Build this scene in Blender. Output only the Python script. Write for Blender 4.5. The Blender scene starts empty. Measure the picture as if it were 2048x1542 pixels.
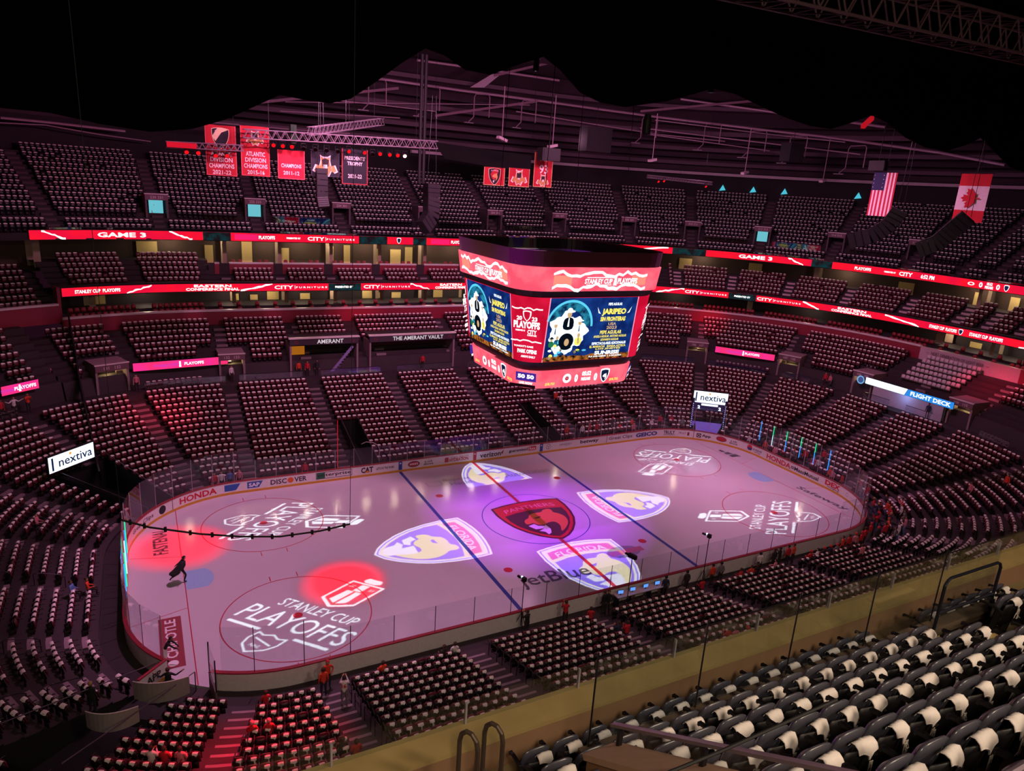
import bpy, bmesh, math, random
import numpy as np
from mathutils import Vector, Matrix
from mathutils.geometry import interpolate_bezier
random.seed(7)
SC = bpy.context.scene
COL = SC.collection
PI = math.pi

# ---------------------------------------------------------------- camera, world, light, exposure
CAM = Vector((-28.402, -46.5845, 26.7696))
yaw, pit, rol = 0.4968, -0.2739, 0.0657
fw = Vector((math.sin(yaw)*math.cos(pit), math.cos(yaw)*math.cos(pit), math.sin(pit)))
rt = Vector((math.cos(yaw), -math.sin(yaw), 0)); up_ = rt.cross(fw)
cr, sr = math.cos(rol), math.sin(rol)
rt, up_ = cr*rt + sr*up_, -sr*rt + cr*up_
cd = bpy.data.cameras.new('camera'); cam = bpy.data.objects.new('camera', cd); COL.objects.link(cam)
cam.matrix_world = Matrix(((rt.x, up_.x, -fw.x, CAM.x), (rt.y, up_.y, -fw.y, CAM.y), (rt.z, up_.z, -fw.z, CAM.z), (0, 0, 0, 1)))
cd.sensor_fit = 'HORIZONTAL'; cd.sensor_width = 36; cd.lens = 36*1407.09/2048
cd.clip_start = 0.05; cd.clip_end = 500
SC.camera = cam
SC.view_settings.view_transform = 'Standard'; SC.view_settings.look = 'None'
SC.view_settings.gamma = 1; SC.view_settings.exposure = 0.0; SC.view_settings.use_curve_mapping = False
SC.cycles.max_bounces = 6; SC.cycles.diffuse_bounces = 3; SC.cycles.glossy_bounces = 3
SC.cycles.transparent_max_bounces = 24; SC.cycles.transmission_bounces = 4
SC.cycles.sample_clamp_indirect = 4.0
SC.cycles.caustics_reflective = False; SC.cycles.caustics_refractive = False
SC.cycles.use_adaptive_sampling = False
try: SC.cycles.use_denoising = True
except Exception: pass
W = bpy.data.worlds.new('arena_dark'); SC.world = W; W.use_nodes = True
W.node_tree.nodes['Background'].inputs[0].default_value = (0.6, 0.14, 0.34, 1)
W.node_tree.nodes['Background'].inputs[1].default_value = 0.02

def s2l(v): return v/12.92 if v <= .04045 else ((v+.055)/1.055)**2.4
def C(h):
    h = h.lstrip('#'); return tuple(s2l(int(h[i:i+2], 16)/255) for i in (0, 2, 4))

def spot(name, loc, tgt, col, power, ang, blend=.5, rad=.15):
    d = bpy.data.lights.new(name, 'SPOT'); d.color = col; d.energy = power; d.spot_size = math.radians(ang)
    d.spot_blend = blend; d.shadow_soft_size = rad
    o = bpy.data.objects.new(name, d); COL.objects.link(o); o.location = loc
    o.rotation_euler = (Vector(tgt)-Vector(loc)).to_track_quat('-Z', 'Y').to_euler(); return o
def beam(name, loc, tgt, col, power, ang, blend=.5, rad=.15):
    d = bpy.data.lights.new(name, 'AREA'); d.shape = 'DISK'; d.size = max(.25, rad); d.color = col; h = math.radians(ang)/2
    d.energy = power*h*h/12*1.25; d.spread = math.radians(ang)*1.12
    o = bpy.data.objects.new(name, d); COL.objects.link(o); o.location = loc
    o.rotation_euler = (Vector(tgt)-Vector(loc)).to_track_quat('-Z', 'Y').to_euler(); return o
def area(name, loc, tgt, col, power, sx, sy):
    d = bpy.data.lights.new(name, 'AREA'); d.shape = 'RECTANGLE'; d.size = sx; d.size_y = sy; d.color = col; d.energy = power
    o = bpy.data.objects.new(name, d); COL.objects.link(o); o.location = loc
    o.rotation_euler = (Vector(tgt)-Vector(loc)).to_track_quat('-Z', 'Y').to_euler(); return o
def point(name, loc, col, power, rad=.3):
    d = bpy.data.lights.new(name, 'POINT'); d.color = col; d.energy = power; d.shadow_soft_size = rad
    o = bpy.data.objects.new(name, d); COL.objects.link(o); o.location = loc; return o

PINK = (1.0, .38, .68); RED = (1.0, .01, .05); PURP = (.5, .05, 1.0); WARM = (1.0, .78, .56)
# wash lamps turned towards the stands from the catwalks over the ice
ICEP = (1.0, .40, .72)
for p_, t_, e_, a_ in (((-16, 3, 35), (-17, 37, 9), 15000, 74), ((4, 4, 35), (4, 38, 9), 12000, 74), ((18, 3, 35), (20, 37, 9), 13000, 74), ((22, 1, 35), (52, 12, 9), 16000, 74), ((22, -3, 35), (48, -14, 6), 14000, 70), ((-18, 1, 35), (-44, 12, 8), 10000, 74), ((-18, -3, 35), (-42, -6, 5), 9000, 70),
                       ((-16, -5, 33), (-20, -24, 3), 6000, 70), ((4, -5, 33), (2, -24, 3), 7000, 74), ((22, -5, 33), (22, -24, 3), 7000, 74)): beam('stand_wash', p_, t_, PINK, e_, a_, .55, .5)
beam('ice_wash', (20, 0, 36.4), (20, 0, 0), ICEP, 62000, 54, .35, .1)
for x_ in (-14, 14): beam('ice_wash', (x_, 0, 36.2), (x_*.05, 0, 0), ICEP, 12000, 26, 1., .1)
for x_ in (-22, 4, 34): area('upper_fill', (x_*.5, 6, 34), (x_*1.2, 48-abs(x_)*.3, 25), PINK, 3000, 4, 1.5)  # fill lights added to brighten the far upper deck
for x_ in (-16, 2, 18): beam('near_bowl_fill', (x_-6, -37, 29.5), (x_, -16, 1), (1, .62, .66), 2600, 75, 1., .5)  # fill lights added over the near stands to brighten boards and seats
# moving heads: red beams and the purple pool at centre ice
spot('red_beam', (-14, 0, 36.5), (-27.2, 5.0, 0), RED, 120000, 11.5, .75)
spot('red_beam', (-8, 2, 36.5), (-17.4, -4.0, 0), RED, 120000, 9.5, .6)
beam('red_beam', (-5, -4, 36), (-27.4, 24.2, 4.4), RED, 128000, 8.5, .8)
beam('red_beam', (-6, -6, 35), (-25.9, -19.0, 1.9), RED, 240000, 13, .8)
beam('red_beam', (14, -4, 36), (53.5, -5.5, 9.0), RED, 166400, 9, .9)
beam('red_beam', (10, -2, 36), (43.5, 28.5, 10.0), RED, 153600, 7, .9)
beam('red_beam', (-8, -2, 36), (-44.5, 24.0, 8.6), RED, 128000, 8, .9)
beam('red_beam', (-12, 10, 31), (-18.5, 14.2, 27.6), RED, 300, 40, .9)
beam('red_beam', (-10, -2, 36), (-5, 37, 10.4), RED, 57600, 9, 1.)
for x_, y_ in ((-13, 8), (13, 8), (-13, -8), (13, -8)): beam('purple_pool', (x_, y_, 36.5), (x_*.02, y_*.02, 0), PURP, 60000, 26, 1.0, .3)
# concourse lamps over the upper seats on the camera's side
area('concourse_lamp', (-30, -53, 33.5), (-20, -43, 20), WARM, 2000, 3, 3)
area('concourse_lamp', (-12, -53, 33.5), (-16, -42, 20), WARM, 2000, 3, 3)

# ---------------------------------------------------------------- materials
MATS = {}
def M(name, hexcol='808080', rough=.6, metal=0., var=.06, scale=6., spec=.5):
    if name in MATS: return MATS[name]
    m = bpy.data.materials.new(name); m.use_nodes = True; n = m.node_tree.nodes; l = m.node_tree.links
    b = n['Principled BSDF']; b.inputs['Roughness'].default_value = rough; b.inputs['Metallic'].default_value = metal
    b.inputs['Specular IOR Level'].default_value = spec
    c = C(hexcol)
    tc = n.new('ShaderNodeTexCoord'); no = n.new('ShaderNodeTexNoise'); no.inputs['Scale'].default_value = scale
    mx = n.new('ShaderNodeMix'); mx.data_type = 'RGBA'
    mx.inputs[6].default_value = tuple(max(0, x*(1-var*2)) for x in c)+(1,); mx.inputs[7].default_value = tuple(min(1, x*(1+var*2)) for x in c)+(1,)
    l.new(tc.outputs['Object'], no.inputs['Vector']); l.new(no.outputs['Fac'], mx.inputs[0]); l.new(mx.outputs[2], b.inputs['Base Color'])
    MATS[name] = m; return m
def E(name, hexcol='ffffff', strength=1., var=0., hex2=None, scale=2.):
    if name in MATS: return MATS[name]
    m = bpy.data.materials.new(name); m.use_nodes = True; n = m.node_tree.nodes; l = m.node_tree.links
    n.clear(); out = n.new('ShaderNodeOutputMaterial'); e = n.new('ShaderNodeEmission'); l.new(e.outputs[0], out.inputs[0])
    e.inputs[1].default_value = strength; e.inputs[0].default_value = C(hexcol)+(1,)
    if not name.startswith(('screen_', 'panel_', 'ribbon_red', 'poster_glow')): m.cycles.emission_sampling = 'NONE'
    if hex2:
        tc = n.new('ShaderNodeTexCoord'); no = n.new('ShaderNodeTexNoise'); no.inputs['Scale'].default_value = scale
        rp = n.new('ShaderNodeValToRGB'); rp.color_ramp.elements[0].position = .4; rp.color_ramp.elements[1].position = .62
        rp.color_ramp.elements[0].color = C(hexcol)+(1,); rp.color_ramp.elements[1].color = C(hex2)+(1,)
        l.new(tc.outputs['Object'], no.inputs['Vector']); l.new(no.outputs['Fac'], rp.inputs[0]); l.new(rp.outputs[0], e.inputs[0])
    MATS[name] = m; return m
def glass(name, tint=(.94, .96, .97), gl=1.0, base=.03):
    if name in MATS: return MATS[name]
    m = bpy.data.materials.new(name); m.use_nodes = True; n = m.node_tree.nodes; l = m.node_tree.links
    n.clear(); out = n.new('ShaderNodeOutputMaterial'); t = n.new('ShaderNodeBsdfTransparent'); g = n.new('ShaderNodeBsdfGlossy')
    t.inputs[0].default_value = tint+(1,); g.inputs['Roughness'].default_value = .03; g.inputs[0].default_value = (gl, gl, gl, 1)
    f = n.new('ShaderNodeLayerWeight'); f.inputs[0].default_value = .5
    pw = n.new('ShaderNodeMath'); pw.operation = 'POWER'; pw.inputs[1].default_value = 4.; l.new(f.outputs['Facing'], pw.inputs[0])
    ma = n.new('ShaderNodeMath'); ma.operation = 'MULTIPLY_ADD'; ma.inputs[1].default_value = .6; ma.inputs[2].default_value = base; l.new(pw.outputs[0], ma.inputs[0])
    x = n.new('ShaderNodeMixShader'); l.new(ma.outputs[0], x.inputs[0]); l.new(t.outputs[0], x.inputs[1]); l.new(g.outputs[0], x.inputs[2]); l.new(x.outputs[0], out.inputs[0])
    MATS[name] = m; return m
def filt(name, rgb):
    if name in MATS: return MATS[name]
    m = bpy.data.materials.new(name); m.use_nodes = True; n = m.node_tree.nodes; l = m.node_tree.links
    n.clear(); out = n.new('ShaderNodeOutputMaterial'); t = n.new('ShaderNodeBsdfTransparent'); t.inputs[0].default_value = rgb+(1,)
    l.new(t.outputs[0], out.inputs[0]); MATS[name] = m; return m

# ---------------------------------------------------------------- object helpers
def link(o, parent=None):
    COL.objects.link(o)
    if parent is not None: o.parent = parent
    return o
def tag(o, label=None, cat=None, group=None, kind=None):
    if label: o['label'] = label
    if cat: o['category'] = cat
    if group: o['group'] = group
    if kind: o['kind'] = kind
    return o
def empty(name, loc=(0, 0, 0), rz=0, label=None, cat=None, group=None):
    o = bpy.data.objects.new(name, None); o.empty_display_size = .2; link(o); o.location = loc; o.rotation_euler = (0, 0, rz)
    return tag(o, label, cat, group)
def mesh_obj(name, verts, faces, mats, parent=None, mi=None, smooth=False, kind=None):
    me = bpy.data.meshes.new(name); me.from_pydata([tuple(v) for v in verts], [], faces)
    for m in (mats if isinstance(mats, (list, tuple)) else [mats]): me.materials.append(m)
    if mi is not None: me.polygons.foreach_set('material_index', mi)
    if smooth: me.polygons.foreach_set('use_smooth', [True]*len(me.polygons))
    me.update(); o = bpy.data.objects.new(name, me); link(o, parent)
    if kind: o['kind'] = kind
    return o
def copy_tree(root):
    r = root.copy(); COL.objects.link(r)
    for ch in root.children:
        c = ch.copy(); COL.objects.link(c); c.parent = r
        for g in ch.children:
            d = g.copy(); COL.objects.link(d); d.parent = c
    return r

class MB:
    def __init__(s): s.v = []; s.f = []; s.m = []
    def add(s, V, F, mi=0):
        b = len(s.v); s.v += [tuple(x) for x in V]; s.f += [tuple(i+b for i in f) for f in F]; s.m += [mi]*len(F); return s
    def box(s, c, size, rz=0, mi=0, rx=0, ry=0):
        a, b, d = size[0]/2, size[1]/2, size[2]/2
        R = Matrix.Rotation(rz, 3, 'Z') @ Matrix.Rotation(ry, 3, 'Y') @ Matrix.Rotation(rx, 3, 'X')
        V = [Vector(c)+R @ Vector((x*a, y*b, z*d)) for x in (-1, 1) for y in (-1, 1) for z in (-1, 1)]
        return s.add(V, [(0, 1, 3, 2), (4, 6, 7, 5), (0, 4, 5, 1), (2, 3, 7, 6), (0, 2, 6, 4), (1, 5, 7, 3)], mi)
    def bar(s, a, b, w, h, mi=0, upv=(0, 0, 1)):
        a, b = Vector(a), Vector(b); t = (b-a).normalized(); u = Vector(upv)
        if abs(t.dot(u)) > .98: u = Vector((0, 1, 0))
        x = t.cross(u).normalized(); z = x.cross(t)
        V = [p+x*(w/2*i)+z*(h/2*j) for p in (a, b) for i, j in ((-1, -1), (1, -1), (1, 1), (-1, 1))]
        return s.add(V, [(3, 2, 1, 0), (4, 5, 6, 7), (0, 1, 5, 4), (1, 2, 6, 5), (2, 3, 7, 6), (3, 0, 4, 7)], mi)
    def tube(s, pts, r, n=6, mi=0, closed=False):
        P = [Vector(p) for p in pts]; N = len(P); rr = r if isinstance(r, (list, tuple)) else [r]*N
        V = []; F = []; prev = None
        for i, p in enumerate(P):
            a = P[i-1] if (i > 0 or closed) else p; b = P[(i+1) % N] if (i < N-1 or closed) else p
            t = (b-a).normalized() if (b-a).length > 1e-9 else Vector((0, 0, 1))
            if prev is None:
                x = t.orthogonal().normalized()
            else:
                x = (prev - t*prev.dot(t)); x = x.normalized() if x.length > 1e-6 else t.orthogonal().normalized()
            prev = x; y = t.cross(x)
            V += [p+(x*math.cos(2*PI*k/n)+y*math.sin(2*PI*k/n))*rr[i] for k in range(n)]
        for i in range(N if closed else N-1):
            j = (i+1) % N
            for k in range(n): F.append((i*n+k, i*n+(k+1) % n, j*n+(k+1) % n, j*n+k))
        if not closed: F += [tuple(range(n-1, -1, -1)), tuple((N-1)*n+k for k in range(n))]
        return s.add(V, F, mi)
    def lathe(s, prof, c=(0, 0, 0), n=12, mi=0):
        V = []; F = []
        for r, z in prof: V += [(c[0]+r*math.cos(2*PI*k/n), c[1]+r*math.sin(2*PI*k/n), c[2]+z) for k in range(n)]
        for i in range(len(prof)-1):
            for k in range(n): F.append((i*n+k, i*n+(k+1) % n, (i+1)*n+(k+1) % n, (i+1)*n+k))
        return s.add(V, F, mi)
    def ball(s, c, r, n=8, m=6, sc=(1, 1, 1), mi=0):
        V = []; F = []
        for i in range(m+1):
            a = -PI/2+PI*i/m
            V += [(c[0]+r*sc[0]*math.cos(a)*math.cos(2*PI*k/n), c[1]+r*sc[1]*math.cos(a)*math.sin(2*PI*k/n), c[2]+r*sc[2]*math.sin(a)) for k in range(n)]
        for i in range(m):
            for k in range(n): F.append((i*n+k, i*n+(k+1) % n, (i+1)*n+(k+1) % n, (i+1)*n+k))
        return s.add(V, F, mi)
    def build(s, name, mats, parent=None, smooth=False, kind=None):
        return mesh_obj(name, s.v, s.f, mats, parent, s.m, smooth, kind)

# ---------------------------------------------------------------- the bowl: u runs clockwise along the rink boards, d is the distance outwards
A_, B_, R_ = 30.48, 12.95, 8.53
L1 = B_-R_; LC = R_*PI/2; L2 = 2*(A_-R_)
CUM = np.cumsum([0, L1, LC, L2, LC, 2*L1, LC, L2, LC, L1]); UT = float(CUM[-1])
def pt(u, d, z=0.):
    u = u % UT; k = min(int(np.searchsorted(CUM, u, side='right')-1), 8); t = u-CUM[k]; ax, by = A_-R_, B_-R_
    if k == 0: return Vector((-A_-d, t, z))
    if k == 2: return Vector((-ax+t, B_+d, z))
    if k == 4: return Vector((A_+d, by-t, z))
    if k == 6: return Vector((ax-t, -B_-d, z))
    if k == 8: return Vector((-A_-d, -by+t, z))
    cx, cy, a0 = {1: (-ax, by, PI), 3: (ax, by, PI/2), 5: (ax, -by, 0), 7: (-ax, -by, -PI/2)}[k]
    a = a0-t/R_; return Vector((cx+(R_+d)*math.cos(a), cy+(R_+d)*math.sin(a), z))
def nrm(u):
    v = pt(u, 1)-pt(u, 0); return v.normalized()
def yawof(u):                       # rotation that turns local +y towards the ice
    n = nrm(u); return math.atan2(n.x, -n.y)
def arc_knots(d): 
    return np.cumsum([0]+[l if i % 2 == 0 else l*(R_+d)/R_ for i, l in enumerate(np.diff(CUM))])
def u2s(u, d):
    k = arc_knots(d); w = math.floor(u/UT); return float(np.interp(u-w*UT, CUM, k))+w*float(k[-1])
def s2u(s, d):
    k = arc_knots(d); w = math.floor(s/k[-1]); return float(np.interp(s-w*k[-1], k, CUM))+w*UT
def ulist(u0, u1, step=2.2, cstep=.75):
    out = [u0]; ks = sorted([c+w*UT for c in CUM for w in (-1, 0, 1) if u0 < c+w*UT < u1])+[u1]; a = u0
    for b in ks:
        mid = ((a+b)/2) % UT; k = min(int(np.searchsorted(CUM, mid, side='right')-1), 8)
        n = max(1, math.ceil((b-a)/(cstep if k % 2 else step*8))); out += [a+(b-a)*(i+1)/n for i in range(n)]; a = b
    return out
def sweep(mb, u0, u1, prof, mi=0, closed=False, caps=False):
    us = ulist(u0, u1); n = len(prof); V = []; F = []
    for u in us: V += [pt(u, d, z) for d, z in prof]
    m = n if closed else n-1
    for i in range(len(us)-1):
        for k in range(m):
            q = (k+1) % n; F.append((i*n+k, (i+1)*n+k, (i+1)*n+q, i*n+q))
    if caps: F += [tuple(range(n)), tuple((len(us)-1)*n+k for k in range(n-1, -1, -1))]
    mb.add(V, F, mi)
def rect_prof(d0, d1, z0, z1): return [(d0, z0), (d0, z1), (d1, z1), (d1, z0)]
def swept(name, u0, u1, prof, mat, parent=None, closed=True, kind=None):
    b = MB(); sweep(b, u0, u1, prof, 0, closed, closed); return b.build(name, mat, parent, kind=kind)

# ---------------------------------------------------------------- flat shapes and lettering
DG = None
def eval_mesh(o):
    dg = bpy.context.evaluated_depsgraph_get(); dg.update(); return bpy.data.meshes.new_from_object(o.evaluated_get(dg))
def vf(me):
    V = np.array([v.co[:] for v in me.vertices]).reshape(-1, 3)[:, :2]; F = [tuple(p.vertices) for p in me.polygons]; return V, F
TXT = {}
def text2(body, bold=.0, spacing=1.):
    k = (body, bold, spacing)
    if k in TXT: return TXT[k]
    c = bpy.data.curves.new('lettering', 'FONT'); c.body = body; c.size = 1; c.offset = bold; c.resolution_u = 2; c.space_character = spacing
    o = bpy.data.objects.new('lettering', c); COL.objects.link(o); me = eval_mesh(o); V, F = vf(me)
    bpy.data.meshes.remove(me); bpy.data.objects.remove(o); bpy.data.curves.remove(c)
    if len(V):
        lo, hi = V.min(0), V.max(0); V = V-np.array([(lo[0]+hi[0])/2, (lo[1]+hi[1])/2]); wh = hi-lo
    else: wh = np.array([1, 1])
    TXT[k] = (V, F, wh); return TXT[k]
def outline(body, bold=0.):
    c = bpy.data.curves.new('lettering', 'FONT'); c.body = body; c.size = 1; c.offset = bold; c.resolution_u = 2
    o = bpy.data.objects.new('lettering', c); COL.objects.link(o); dg = bpy.context.evaluated_depsgraph_get()
    cu = o.to_curve(dg); loops = []
    for s in cu.splines:
        L = []
        if s.type == 'BEZIER':
            bp = s.bezier_points; n = len(bp)
            for i in range(n):
                a, b = bp[i], bp[(i+1) % n]
                seg = interpolate_bezier(a.co, a.handle_right, b.handle_left, b.co, 4)
                L += [(p.x, p.y) for p in seg[:-1]]
        else: L = [(p.co.x, p.co.y) for p in s.points]
        loops.append(L)
    o.to_curve_clear(); bpy.data.objects.remove(o); bpy.data.curves.remove(c)
    A = np.array([p for L in loops for p in L]); lo, hi = A.min(0), A.max(0); m = (lo+hi)/2
    return [[(x-m[0], y-m[1]) for x, y in L] for L in loops], hi-lo
def fill2(loops):
    c = bpy.data.curves.new('fill', 'CURVE'); c.dimensions = '2D'; c.fill_mode = 'BOTH'
    for L in loops:
        s = c.splines.new('POLY'); s.points.add(len(L)-1); s.use_cyclic_u = True
        s.points.foreach_set('co', [q for x, y in L for q in (x, y, 0, 1)])
    o = bpy.data.objects.new('fill', c); COL.objects.link(o); me = eval_mesh(o); V, F = vf(me)
    bpy.data.meshes.remove(me); bpy.data.objects.remove(o); bpy.data.curves.remove(c); return V, F
def put(name, VF, f, mat, parent=None, kind=None):
    V, F = VF[0], VF[1]
    return mesh_obj(name, [f(x, y) for x, y in V], F, mat, parent, kind=kind)
def put_text(name, body, f, mat, parent, cx, cy, w=None, h=None, bold=.0, spacing=1.):
    V, F, wh = text2(body, bold, spacing)
    if not len(V): return None
    kx = w/wh[0] if w else None; ky = h/wh[1] if h else None
    kx = kx or ky; ky = ky or kx
    return mesh_obj(name, [f(cx+x*kx, cy+y*ky) for x, y in V], F, mat, parent)
def rectVF(x0, x1, y0, y1, nx=1): 
    V = [(x0+(x1-x0)*i/nx, y) for i in range(nx+1) for y in (y0, y1)]
    return V, [(2*i, 2*i+2, 2*i+3, 2*i+1) for i in range(nx)]
def discVF(cx, cy, rx, ry, n=20): return [(cx+rx*math.cos(2*PI*k/n), cy+ry*math.sin(2*PI*k/n)) for k in range(n)], [tuple(range(n))]
def ringVF(cx, cy, r0, r1, n=64, a0=0, a1=2*PI):
    V = []; F = []
    for k in range(n+1):
        a = a0+(a1-a0)*k/n; V += [(cx+r0*math.cos(a), cy+r0*math.sin(a)), (cx+r1*math.cos(a), cy+r1*math.sin(a))]
    return V, [(2*k, 2*k+1, 2*k+3, 2*k+2) for k in range(n)]
# ================================================================ RINK
MAT_ICE = M('ice', 'beb8c2', .11, 0, .015, .25, .5)
MAT_ICE.node_tree.nodes['Principled BSDF'].inputs['IOR'].default_value = 1.31
RED_LINE = M('ice_red_paint', 'b0283c', .3); BLUE_LINE = M('ice_blue_paint', '2c3a8c', .3); DK_PAINT = M('ice_dark_paint', '4a4a58', .3)
CREASE = M('ice_crease_blue', '8fb4dc', .3); GOLDP = M('ice_gold_paint', 'b08a58', .3); RED_P = M('ice_logo_red', 'b8202f', .3); NAVY_P = M('ice_logo_navy', '4a2030', .3); WHT_P = M('ice_white_paint', 'd8d4dc', .3)
GREYP = M('ice_grey_paint', '8a8690', .3)
floor_b = MB(); floor_b.box((0, 0, -.6), (150, 130, .2)); floor_b.build('floor', M('event_floor_concrete', '3a3436', .8), kind='structure')
us = ulist(0, UT, 2.2, .4)[:-1]
ice = empty('ice_sheet', (0, 0, 0), 0, 'pale oval ice sheet lit with projected team emblems', 'ice rink')
b = MB(); ring = [pt(u, -.01, 0.0) for u in us]; lo_ = [pt(u, -.01, -.4) for u in us]; n = len(ring)
b.add(ring+lo_, [tuple(range(n))]+[(k, n+k, n+(k+1) % n, (k+1) % n) for k in range(n)]); b.build('ice_surface', MAT_ICE, ice)
flat = lambda z: (lambda x, y: (x, y, z))
def mark(name, vf_, mat, z=.004): return put(name, vf_, flat(z), mat, ice)
mark('center_red_line', rectVF(-.15, .15, -12.93, 12.93), RED_LINE, .006)
for s in (-1, 1):
    mark('blue_line', rectVF(s*7.62-.15, s*7.62+.15, -12.93, 12.93), BLUE_LINE)
    mark('goal_line', rectVF(s*27.13-.03, s*27.13+.03, -11.15, 11.15), RED_LINE)
    V = [(s*-27.13, -1.22), (s*-25.76, -1.22)]+[(s*(-27.13+1.83*math.cos(a)), 1.83*math.sin(a)) for a in np.linspace(-.72, .72, 12)]+[(s*-25.76, 1.22), (s*-27.13, 1.22)]
    mark('goal_crease', (V, [tuple(range(len(V)))]), CREASE, .003)
    for t in (-1, 1):
        V = [(s*27.13, t*3.35), (s*27.13, t*3.40), (s*30.4, t*4.32), (s*30.4, t*4.27)]; mark('trapezoid_line', (V, [(0, 1, 2, 3)]), RED_LINE, .003)
for cx, cy in ((-21.03, -6.71), (-21.03, 6.71), (21.03, -6.71), (21.03, 6.71)):
    mark('faceoff_circle', ringVF(cx, cy, 4.52, 4.59), RED_LINE, .005); mark('faceoff_spot', discVF(cx, cy, .3, .3), RED_LINE, .005)
    for sx in (-.9, .9):
        for sy in (-1, 1): mark('hash_mark', rectVF(cx+sx-.03, cx+sx+.03, cy+sy*4.6-(0 if sy > 0 else .6), cy+sy*4.6+(.6 if sy > 0 else 0)), RED_LINE, .005)
for x in (-6.1, 6.1):
    for y in (-6.71, 6.71): mark('neutral_spot', discVF(x, y, .34, .34), RED_LINE, .005)
mark('center_circle', ringVF(0, 0, 4.54, 4.61), BLUE_LINE, .005)

# ---- emblem outlines in shield units (x -1..1, y 0 at the point .. 2.45 at the top edge)
def sm(P, k=2):
    for _ in range(k):
        Q = []
        for i in range(len(P)):
            a, c = P[i], P[(i+1) % len(P)]; Q += [(a[0]*.75+c[0]*.25, a[1]*.75+c[1]*.25), (a[0]*.25+c[0]*.75, a[1]*.25+c[1]*.75)]
        P = Q
    return P
half = [(0, 0), (.25, .13), (.48, .35), (.7, .66), (.87, 1.02), (.97, 1.42), (1.02, 1.85), (1.0, 2.3)]
topc = [(.66, 2.39), (.33, 2.44), (0, 2.46), (-.33, 2.44), (-.66, 2.39)]
SHIELD = half+topc+[(-x, y) for x, y in half[:0:-1]]
def shrink(P, t):
    n = len(P); out = []
    for i in range(n):
        a, c, e = P[i-1], P[i], P[(i+1) % n]
        d1 = Vector((c[0]-a[0], c[1]-a[1])).normalized(); d2 = Vector((e[0]-c[0], e[1]-c[1])).normalized()
        n1 = Vector((-d1.y, d1.x)); n2 = Vector((-d2.y, d2.x)); m_ = (n1+n2).normalized(); k = min(2.5, 1/max(.3, m_.dot(n1)))
        out.append((c[0]+m_.x*t*k, c[1]+m_.y*t*k))
    return out
BAND = [(-.83, 1.83), (-.45, 1.93), (0, 1.97), (.45, 1.93), (.83, 1.83), (.8, 2.14), (.42, 2.23), (0, 2.26), (-.42, 2.23), (-.8, 2.14)]
FIELD = [(-.83, 1.72), (-.45, 1.82), (0, 1.86), (.45, 1.82), (.83, 1.72), (.82, 1.4), (.73, 1.05), (.58, .74), (.38, .46), (.18, .27), (0, .17), (-.18, .27), (-.38, .46), (-.58, .74), (-.73, 1.05), (-.82, 1.4)]
HEAD = [(-.52, 1.12), (-.46, 1.34), (-.3, 1.4), (-.22, 1.58), (-.02, 1.66), (.18, 1.62), (.26, 1.74), (.42, 1.78), (.5, 1.68), (.46, 1.5), (.56, 1.42), (.66, 1.18), (.6, .86), (.4, .58), (.12, .34), (.3, .72), (.26, .98), (.1, 1.0), (-.1, .9), (-.26, .98), (-.3, 1.12), (-.44, 1.06)]
JAW = [(-.5, .98), (-.32, 1.04), (-.26, .9), (-.1, .84), (-.2, .72), (-.4, .74)]
FANG = [(-.36, .62), (-.2, .7), (-.06, .9), (-.04, .62), (-.12, .42), (-.22, .36), (-.24, .52)]
EYE = [(-.18, 1.38), (.06, 1.42), (-.02, 1.32), (-.14, 1.31)]
def letters_on_band(word, w, h, y0):
    L, wh = outline(word, .02); k = w/wh[0]
    return [[(x*k, y*h/wh[1]+y0-.16*(x*k/.8)**2*.8) for x, y in P] for P in L]

# printed emblem at centre ice
def ctr(x, y): return (.3+x*3.35*1.0+(y-1.2)*.06, -4.1+y*2.95, 0)
def lay(loops, z, mat, name): return put(name, fill2(loops), lambda x, y: Vector(ctr(x, y))+Vector((0, 0, z)), mat, em)
em = ice
lay([SHIELD], .007, NAVY_P, 'center_emblem_outline'); lay([shrink(SHIELD, .06)], .008, RED_P, 'center_emblem_field')
lay([FIELD], .009, NAVY_P, 'center_emblem_ground'); lay([sm(HEAD)], .010, M('ice_logo_tan', 'c8643c', .3), 'center_emblem_head')
lay([JAW], .011, WHT_P, 'center_emblem_teeth'); lay([FANG], .011, WHT_P, 'center_emblem_fang'); lay([EYE], .011, NAVY_P, 'center_emblem_eye')
lay(letters_on_band('PANTHERS', 1.45, .22, 2.08), .011, M('ice_logo_pale', 'd8909a', .3), 'center_emblem_lettering')

def ice_text(body, x, y, ang, h, mat, w=None, bold=.0, name='ice_lettering', skew=0.):
    ca, sa = math.cos(ang), math.sin(ang)
    return put_text(name, body, lambda a, b_: (x+(a+skew*b_)*ca-b_*sa, y+(a+skew*b_)*sa+b_*ca, .005), mat, ice, 0, 0, w, h, bold)
ice_text('jetBlue', -3.3, -8.85, -.06, 1.9, DK_PAINT, 5.6, .01)
ice_text('Baptist', -3.2, 9.6, -.05, .72, GREYP, 2.7, .02); ice_text('Health', -3.0, 8.7, -.05, .72, GREYP, 2.4, .02)
put('ice_outline_mark', ringVF(0, 0, .8, .9, 4, PI/4, PI/4+2*PI), lambda x, y: (-5.6+x*1.1, 9.3+y*.8, .005), GREYP, ice)
ice_text('AutoNation', 3.9, 8.85, 0, .95, GREYP, 4.9, .01)
ice_text('FASTENAL', -28.4, 6.2, PI/2, 1.0, DK_PAINT, 4.0, .02)
put('ice_ad_panel', rectVF(-28.85, -27.6, -9.2, -4.1), flat(.004), M('ice_maroon_paint', '8a3a4a', .3), ice)
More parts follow.
